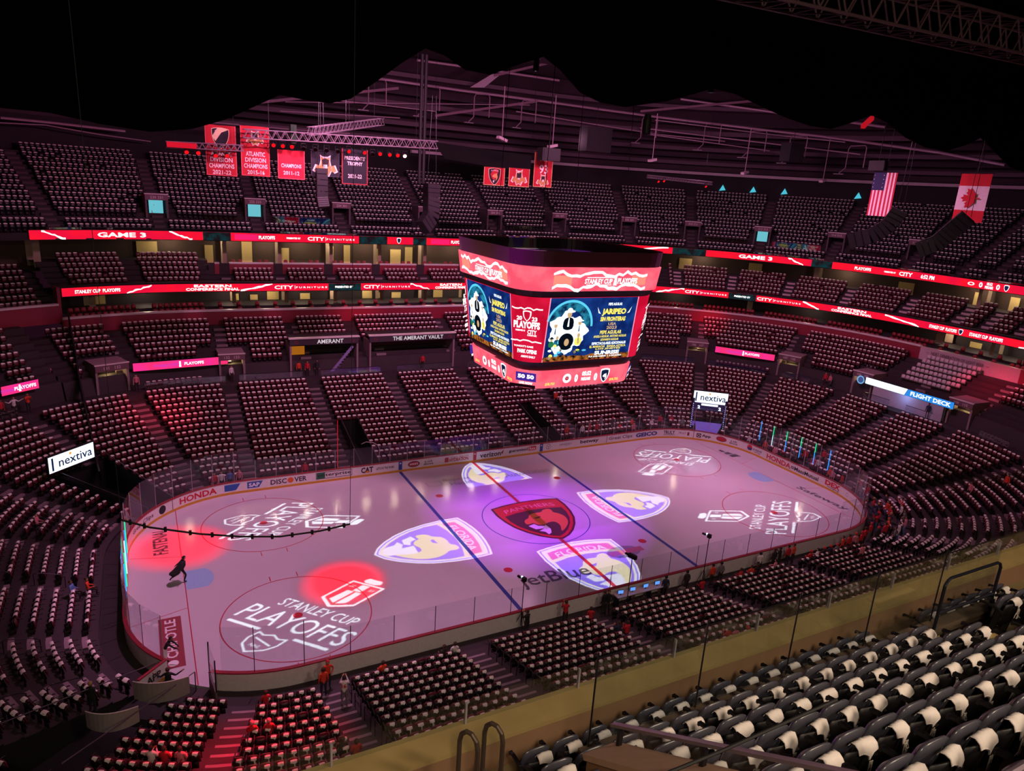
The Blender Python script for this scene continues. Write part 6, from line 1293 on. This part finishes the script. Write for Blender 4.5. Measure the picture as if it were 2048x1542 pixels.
# ================================================================ PEOPLE
def person_mesh(pose):
    J = {}; E_ = []
    def j(n, p, r, zone): J[n] = (Vector(p), r, zone)
    def e(*n):
        for a, c in zip(n[:-1], n[1:]): E_.append((a, c))
    sit = pose.startswith('sit'); ph = .50 if sit else .95; ln = {'skate': .25, 'bend': .5, 'walk': .06}.get(pose, .03 if not sit else -.08)
    def tr(h): return (0, ln*h+(0 if not sit else -.05), ph+h*math.cos(ln))
    j('pel', tr(0), .135, 2); j('wai', tr(.16), .125, 1); j('che', tr(.36), .15, 1); j('ste', tr(.5), .10, 1); j('nec', tr(.565), .052, 0); j('hd1', (0, tr(.64)[1]+.02, tr(.64)[2]), .078, 0); j('hd2', (0, tr(.72)[1]+.025, tr(.72)[2]), .098, 0); j('hd3', (0, tr(.79)[1]+.01, tr(.79)[2]), .082, 0)
    j('nos', (0, tr(.69)[1]+.125, tr(.69)[2]), .016, 0); e('hd2', 'nos'); e('pel', 'wai', 'che', 'ste', 'nec', 'hd1', 'hd2', 'hd3')
    for s, S in ((-1, 'l'), (1, 'r')):
        j('ear'+S, (s*.105, tr(.68)[1]+.01, tr(.68)[2]), .018, 0); e('hd2', 'ear'+S)
        sh = Vector((s*.175, tr(.48)[1], tr(.48)[2])); j('sh'+S, sh, .072, 1); e('ste', 'sh'+S)
        A = {'film': ((.23, .16, -.2), (.1, .34, .06)), 'arms': ((.36, .04, -.16), (.62, .12, -.02)), 'skate': ((.30, -.16, -.2), (.42, -.30, -.36)), 'sit': ((.24, .06, -.27), (.14, .3, -.3)), 'sitphone': ((.22, .1, -.26), (.08, .32, -.12)), 'hips': ((.32, -.08, -.24), (.2, .1, -.4)), 'walk': ((.24, -.02+.06*s, -.28), (.24, .12+.14*s, -.5)), 'bend': ((.2, .25, -.2), (.12, .45, -.38))}.get(pose, ((.235, -.03, -.28), (.24, .06, -.53)))
        el, wr = Vector((s*A[0][0], sh.y+A[0][1], sh.z+A[0][2])), Vector((s*A[1][0], sh.y+A[1][1], sh.z+A[1][2]))
        j('el'+S, el, .05, 1); j('wr'+S, wr, .034, 1); e('sh'+S, 'el'+S, 'wr'+S); dr_ = (wr-el).normalized(); sd = dr_.cross(Vector((0, 1, 0)) if abs(dr_.y) < .8 else Vector((1, 0, 0))).normalized(); bd = sd.cross(dr_)
        j('pa'+S, wr+dr_*.07, .032, 0); e('wr'+S, 'pa'+S)
        for f in range(4):
            b0 = wr+dr_*.10+sd*(.027-.018*f); L = (.055, .068, .064, .048)[f]; j('f%d'%f+S, b0+dr_*.02, .0105, 0); j('g%d'%f+S, b0+dr_*(L+.01)+bd*.012, .009, 0); e('pa'+S, 'f%d'%f+S, 'g%d'%f+S)
        j('th'+S, wr+dr_*.06+sd*.05, .0115, 0); j('ti'+S, wr+dr_*.10+sd*.064, .009, 0); e('pa'+S, 'th'+S, 'ti'+S)
        hp_ = Vector((s*.095, tr(0)[1], ph-.06)); j('hp'+S, hp_, .098, 2); e('pel', 'hp'+S)
        if sit: kn, an, to = (s*.12, .42, .52), (s*.12, .40, .1), (s*.13, .56, .04)
        elif pose == 'skate': kn, an, to = ((s*.13, .2, .5), (s*.14, .05, .1), (s*.15, .22, .04)) if s > 0 else ((s*.2, -.22, .52), (s*.34, -.55, .3), (s*.42, -.62, .14))
        elif pose == 'walk': kn, an, to = (s*.1, .1*s+.04, .5), (s*.1, .2*s-.06, .1), (s*.11, .2*s+.1, .04)
        else: kn, an, to = (s*.11, .04, .5), (s*.115, -.02, .1), (s*.13, .16, .045)
        j('kn'+S, kn, .064, 2); j('an'+S, an, .044, 2); j('to'+S, to, .042, 3); e('hp'+S, 'kn'+S, 'an'+S, 'to'+S)
    N = list(J); me = bpy.data.meshes.new('person'); me.from_pydata([tuple(J[n][0]) for n in N], [(N.index(a), N.index(c)) for a, c in E_], [])
    o = bpy.data.objects.new('person', me); COL.objects.link(o); o.modifiers.new('skin', 'SKIN'); sv = me.skin_vertices[0].data
    for i, n in enumerate(N): sv[i].radius = (J[n][1]*(1.25 if n in ('che', 'wai', 'pel') else 1), J[n][1]*(.8 if n in ('che', 'wai', 'pel', 'ste') else 1)); sv[i].use_root = (n == 'pel')
    ss = o.modifiers.new('sub', 'SUBSURF'); ss.levels = 1; ss.render_levels = 1
    m2 = eval_mesh(o); bpy.data.objects.remove(o); bpy.data.meshes.remove(me)
    bones = [(J[a][0], J[c][0], max(J[a][1], J[c][1]), (J[c][2] if J[a][2] != J[c][2] and c[0:2] not in ('nec', 'ne') else J[a][2])) for a, c in E_]
    mi = []
    for p in m2.polygons:
        best = 9; zn = 1
        for a, c, r, z in bones:
            t = max(0, min(1, (p.center-a).dot(c-a)/max(1e-9, (c-a).length_squared))); dd = (p.center-(a+(c-a)*t)).length-r
            if dd < best: best = dd; zn = z
        mi.append(zn)
    for _ in range(4): m2.materials.append(None)
    m2.polygons.foreach_set('material_index', mi); m2.polygons.foreach_set('use_smooth', [True]*len(mi)); m2.name = 'person_'+pose
    hc = J['hd2'][0]+Vector((0, -.02, .025)); b = MB(); V0 = len(b.v); b.ball(hc, .112, 10, 8, (1, 1.08, 1.05)); keep = [f for f in b.f if sum((b.v[i][2]-hc.z)*1.0-(b.v[i][1]-hc.y)*.9 for i in f)/4 > -.005]
    hair = bpy.data.meshes.new('hair'); hair.from_pydata(b.v, [], keep); hair.materials.append(None); hair.polygons.foreach_set('use_smooth', [True]*len(keep))
    b = MB(); [b.ball(J['hd2'][0]+Vector((s*.036, .092, .0)), .013, 6, 4) for s in (-1, 1)]; b.box(J['hd2'][0]+Vector((0, .088, -.062)), (.05, .012, .01)); fc = bpy.data.meshes.new('eyes_and_mouth'); fc.from_pydata(b.v, [], b.f); fc.materials.append(M('face_dark', '3a1c1c', .5))
    return m2, hair, fc
PM = {}
SKIN = [M('skin_a', 'c89078', .6), M('skin_b', 'b07860', .6), M('skin_c', '805040', .6)]
COLR = {'red': 'c02030', 'orange': 'd84028', 'white': 'd8d0d4', 'black': '17151a', 'navy': '222844', 'grey': '70686e', 'pink': 'd07888', 'blue': '5a78b8', 'dark': '2a2226', 'tan': 'b09070', 'brown': '3a241a', 'blond': 'a08050'}
for k, v in list(COLR.items()): M('wear_'+k, v, .8)
PN = [0]
def person(p, rz, pose, shirt, pants, hair, label, h=1., grp=None, number=None):
    if pose not in PM: PM[pose] = person_mesh(pose)
    m, hm, fm = PM[pose]; o = bpy.data.objects.new('person', m); link(o); o.location = p; o.rotation_euler = (0, 0, rz); o.scale = (h, h, h); PN[0] += 1
    mats = (SKIN[PN[0] % 3], M('wear_'+shirt), M('wear_'+pants), M('wear_black'))
    for i, q in enumerate(mats): o.material_slots[i].link = 'OBJECT'; o.material_slots[i].material = q
    hr = bpy.data.objects.new('hair' if hair in ('brown', 'black', 'blond', 'grey') else 'cap', hm); link(hr, o); hr.material_slots[0].link = 'OBJECT'; hr.material_slots[0].material = M('wear_'+hair)
    link(bpy.data.objects.new('face', fm), o)
    if number:
        V, F, wh = text2(number, .03); k = .24/wh[1]; mesh_obj('jersey_number', [(-x*-k, -.155, 1.32+y*k) for x, y in V], F, M('wear_'+('red' if shirt == 'white' else 'white')), o)
    return tag(o, label, 'person', grp)
ICE_ = 0.0
NB = -14.05
person((-20.9, NB, 0), PI, 'hips', 'orange', 'navy', 'red', 'person in orange jersey and cap standing with back to the near boards')
person(pt(140.6, 1.9, LOW[0][1]), 0, 'stand', 'orange', 'navy', 'brown', 'person in plain orange top seen from behind at the foot of the stairs')
person(pt(139.95, 3.6, .72), -.3, 'film', 'white', 'grey', 'black', 'person in white numbered jersey climbing the stairs holding a phone', number='16')
person(pt(147.6, 1.2, .02), -.2, 'arms', 'black', 'navy', 'brown', 'person in black with arms spread wide in the open corner gate')
person((-28.6, -8.6, .01), -1.9, 'bend', 'black', 'white', 'black', 'person in black jacket and pale trousers leaning over on the ice by the gate')
sk = person((-27.26, -.1, .01), -PI/2+.3, 'skate', 'black', 'black', 'black', 'person gliding across the ice in a long flowing black cloak', 1.05)
b = MB(); V = []; F = []; n = 9; prof = [(1.5, .14, .12, .0), (1.22, .27, .2, -.06), (1.0, .30, .24, -.22), (.82, .30, .2, -.45), (.72, .24, .1, -.7)]
for z, rx, ry, oy in prof: V += [(rx*math.sin(a)+.03*math.sin(5*a)*(1.5-z), oy+.34*.25*z-ry*math.cos(a), z+.05*math.sin(3*a)*(1.5-z)) for a in np.linspace(-2.3, 2.3, n)]
for i in range(4):
    for k in range(n-1): F.append((i*n+k, i*n+k+1, (i+1)*n+k+1, (i+1)*n+k))
b.add(V, F); ck = b.build('cloak', M('wear_black'), sk, True); md = ck.modifiers.new('thick', 'SOLIDIFY'); md.thickness = .03
person((-24.2, NB-.7, LOW[0][1]), 0, 'sit', 'red', 'dark', 'brown', 'person in red sitting in the front row near the corner gate')
person(pt(148.9, 4.2, .8), -.6, 'stand', 'black', 'black', 'blond', 'person in black standing in the dark by the corner tunnel')
for (u, d, sh, hr, ps, l) in ((143.3, 5.3, 'red', 'pink', 'sit', 'person in red cap sitting beside the red-lit stairs, left of a pair'), (142.85, 5.3, 'red', 'pink', 'sit', 'person in pink hood sitting beside the red-lit stairs, right of a pair'), (145.4, 7.3, 'white', 'black', 'sitphone', 'person in white holding a phone in the bottom left block'), (145.1, 7.3, 'red', 'brown', 'sit', 'person in red sitting in the bottom left block beside the phone holder'), (144.75, 7.3, 'pink', 'brown', 'sit', 'person in pink sitting in the bottom left block, rightmost of three'),
    (140.9, 9.2, 'red', 'brown', 'sit', 'person in red sitting at the bottom edge right of the stairs'), (141.3, 8.6, 'dark', 'brown', 'sit', 'person in dark top sitting at the bottom edge right of the stairs'), (123.85, 4.85, 'navy', 'brown', 'sitphone', 'person in navy with a lit phone beside the centre stairs'), (123.4, 5.1, 'red', 'brown', 'sitphone', 'person in red with a lit phone beside the centre stairs'),
    (119.75, 9.4, 'red', 'black', 'sitphone', 'person in red filming from the upper rows, leftmost of four'), (119.4, 9.6, 'pink', 'brown', 'sit', 'person in pink in the upper rows, second of four'), (118.9, 9.9, 'white', 'red', 'sit', 'person in white with red cap in the upper rows, third of four'), (119.3, 10.5, 'red', 'red', 'sit', 'person in bright red at the top row below the parapet, fourth of the group'), (117.1, 10.6, 'red', 'red', 'sit', 'lone person in bright red hooded top below the parapet'), (105.85, 10.75, 'white', 'red', 'sit', 'person in white with red cap near the far right parapet, left of a pair'), (104.95, 10.95, 'white', 'red', 'sit', 'person in white with red cap near the far right parapet, right of a pair'),
    (128.75, 10.4, 'red', 'red', 'sit', 'person in red cap and top in the top row of the centre block'), (100.8, 4.2, 'pink', 'brown', 'stand', 'person in pink red top standing in the far right block')):
    person(pt(u, d, low(d)-.87), yawof(u), ps, sh, 'dark', hr, l)
for x, sh, ps, f, l in ((-13.8, 'white', 'sit', 1, 'person in white and red jersey sitting in the front row left of centre'), (-14.5, 'dark', 'sit', 1, 'person in dark top sitting in the front row next to a white jersey'), (-18.1, 'orange', 'sit', 1, 'person in orange sitting in the front row right of the standing orange fan'), (-8.6, 'black', 'film', 1, 'person in black standing to film over the near boards'), (-5.8, 'red', 'film', 1, 'person in red shirt standing to film over the near boards'), (-4.4, 'red', 'sit', 1, 'person in red crouching by the near boards left of the gate posts'), (-2.8, 'black', 'stand', 1, 'staff person in black standing at the foot of the centre stairs'), (-2.5, 'black', 'hips', .9, 'second staff person in black nearer the boards at the centre stairs'),
    (-1.2, 'black', 'sit', 1, 'person in black at the scorers table, first from left'), (-.2, 'dark', 'sit', 1, 'person in dark top at the scorers table, second from left'), (1.0, 'black', 'sit', 1, 'person in black at the scorers table, third from left'), (2.3, 'navy', 'stand', 1, 'person in navy standing at the right end of the scorers table'), (3.1, 'grey', 'sit', 1, 'person in grey sitting right of the scorers table'), (4.2, 'dark', 'stand', 1, 'person in dark hooded top left of the orange pair at the near boards'), (4.9, 'red', 'sit', 1, 'person in red sitting left of the orange pair at the near boards'),
    (6.6, 'orange', 'stand', 1, 'person in orange jersey of a standing pair at the near boards'), (7.4, 'grey', 'stand', 1, 'person in grey with dark cap of a standing pair at the near boards'), (8.5, 'red', 'sit', 1, 'person in red sitting right of the standing pair'), (9.6, 'orange', 'sit', 1, 'person in orange sitting second right of the standing pair'), (10.2, 'black', 'sit', 1, 'person in black sitting left of the white jersey at the boards'), (11.3, 'white', 'stand', 1, 'person in white jersey and dark cap standing at the near boards'), (12.0, 'pink', 'sit', 1, 'person in pink sitting under the white jersey'), (12.8, 'dark', 'stand', 1, 'person in dark top standing right of the white jersey'), (13.4, 'black', 'film', 1, 'person in black holding a blue lit phone at the near boards'), (14.3, 'red', 'stand', 1, 'person in red jersey standing with a partner right of the phone holder'), (14.9, 'orange', 'stand', 1, 'person in orange jersey standing right of the red jersey')):
    z = LOW[0][1] if ps.startswith('sit') else 0; person((x, NB-(.75 if ps.startswith('sit') else .0), z), random.uniform(-.4, .4) if f == 1 else 2.5, ps, sh, 'dark', random.choice(['brown', 'black', 'brown']), l)
rp_ = random.Random(11); CN = ['red', 'orange', 'white', 'red', 'dark', 'pink', 'navy', 'red', 'grey']
for i in range(9):
    x = 15.8+.75*i; c = CN[(i*2) % 9]; sit_ = i < 5; person((x, NB-.75, LOW[0][1]), rp_.uniform(-.4, .4), 'sit' if sit_ else 'stand', c, 'dark', rp_.choice(['brown', 'black', 'red']), 'fan in %s in the front row towards the right corner, %s from left' % (c, ORD[i]))
for i in range(20):
    u = 96.2-.36*i+rp_.uniform(-.1, .1); d = 1.0+1.5*((i*7) % 3)/1.6+rp_.uniform(0, .3); c = CN[(i*4) % 9]; person(pt(u, d, low(d)-.87 if d > 1.5 else .0), yawof(u)+rp_.uniform(-.5, .5), rp_.choice(['stand', 'stand', 'hips', 'film']), c, rp_.choice(['dark', 'blue', 'grey', 'black']), rp_.choice(['brown', 'black', 'red', 'blond']), 'fan in %s standing in the right corner crowd, %s clockwise from the back' % (c, ORD[19-i]))
for i in range(16):
    u = 52.2+1.0*i+rp_.uniform(-.3, .3); d = 1.0+rp_.uniform(0, 2.2); c = CN[(i*5+1) % 9]
    if 48.7 < u < 50.8 or u > 67.2: continue
    person(pt(u, d, low(d)-.87 if d > 1.5 else .0), yawof(u)+rp_.uniform(-.5, .5), rp_.choice(['stand', 'sit', 'stand']), c, 'dark', rp_.choice(['brown', 'black', 'red']), 'fan in %s behind the far right glass, %s from left' % (c, ORD[i]))
for i in range(17):
    u = 73.2+.9*i+rp_.uniform(-.3, .3); d = 1.0+rp_.uniform(0, 1.5); c = CN[(i*4+2) % 9]
    person(pt(u, d, low(d)-.87 if d > 1.5 else .0), yawof(u)+rp_.uniform(-.5, .5), rp_.choice(['stand', 'sit', 'stand']), c, 'dark', rp_.choice(['brown', 'black', 'red']), 'fan in %s behind the end glass under the light tubes, %s from left' % (c, ORD[i]))
for i, (u, d, z, sh, ps, l) in enumerate(((16.1, 1.2, 0, 'red', 'stand', 'fan in red behind the far left glass, first of four'), (16.6, 1.2, 0, 'white', 'stand', 'fan in white behind the far left glass, second of four'), (17.2, 1.2, 0, 'blue', 'stand', 'fan in blue behind the far left glass, third of four'), (17.9, 1.2, 0, 'pink', 'stand', 'fan in pink behind the far left glass, fourth of four'), (23.5, 1.1, 0, 'red', 'stand', 'fan in red alone behind the far glass'),
    (11.35, 17.0, WZ, 'red', 'stand', 'staff person in red on the left walkway, first of three'), (11.7, 16.9, WZ, 'white', 'arms', 'person in white on the left walkway, middle of three'), (12.1, 16.9, WZ, 'orange', 'film', 'person in orange on the left walkway, right of three'), (13.3, 20.3, 6.8, 'pink', 'sit', 'person in pink alone in the left corner bank'), (15.3, 16.9, WZ, 'pink', 'stand', 'person in pale pink standing left under the pink sign'), (19.3, 17.3, WZ, 'white', 'stand', 'person in white coming out of the portal right of the pink sign'), (26.3, 17.6, WZ, 'orange', 'stand', 'person in orange in the lit lounge doorway, first of three'), (27.2, 17.4, WZ, 'red', 'stand', 'person in red in the lit lounge doorway, second of three'), (28.3, 17.6, WZ, 'dark', 'stand', 'person in dark clothes by the lounge staircase, third of three'), (40.8, 17.6, WZ, 'red', 'stand', 'person in red standing inside the wider lounge portal'),
    (6.6, 5.9, low(5.9)-.87, 'pink', 'sit', 'person in pink sitting in the left end block'), (158.9, 2.1, low(2.1)-.87, 'orange', 'sit', 'person in orange sitting in the front rows at the left end'), (158.4, 2.9, low(2.9)-.87, 'blue', 'sit', 'person in blue jeans sitting in the left end rows'), (73.1, 18.9-1.3, WZ, 'red', 'stand', 'person in red on the walkway left of portal 108'), (73.35, 17.3, WZ, 'pink', 'stand', 'person in pink on the walkway left of portal 108'), (82.4, 17.0, WZ, 'navy', 'stand', 'person in navy standing under the blue deck sign'), (54.2, 8.4, low(8.4)-.87, 'orange', 'stand', 'person in orange on the stairs below the scoreboard, left one'), (54.6, 7.9, low(7.9)-.87, 'white', 'stand', 'person in white on the stairs below the scoreboard, right one'), (89.3, 9.0, low(9)-.87, 'pink', 'stand', 'person in pink standing high in the right end block'), (89.2, 11.9, low(11.9)-.87, 'orange', 'stand', 'person in orange near the top of the right end block'), (80.6, 3.6, low(3.6)-.87, 'red', 'stand', 'person in red standing above the end glass'), (16.85, 30.7, UPR[3][1]-.3, 'orange', 'stand', 'person in orange silhouetted in the left cyan portal'))):
    person(pt(u, d, z), yawof(u)+rp_.uniform(-.5, .5), ps, sh, 'dark', rp_.choice(['brown', 'black']), l)
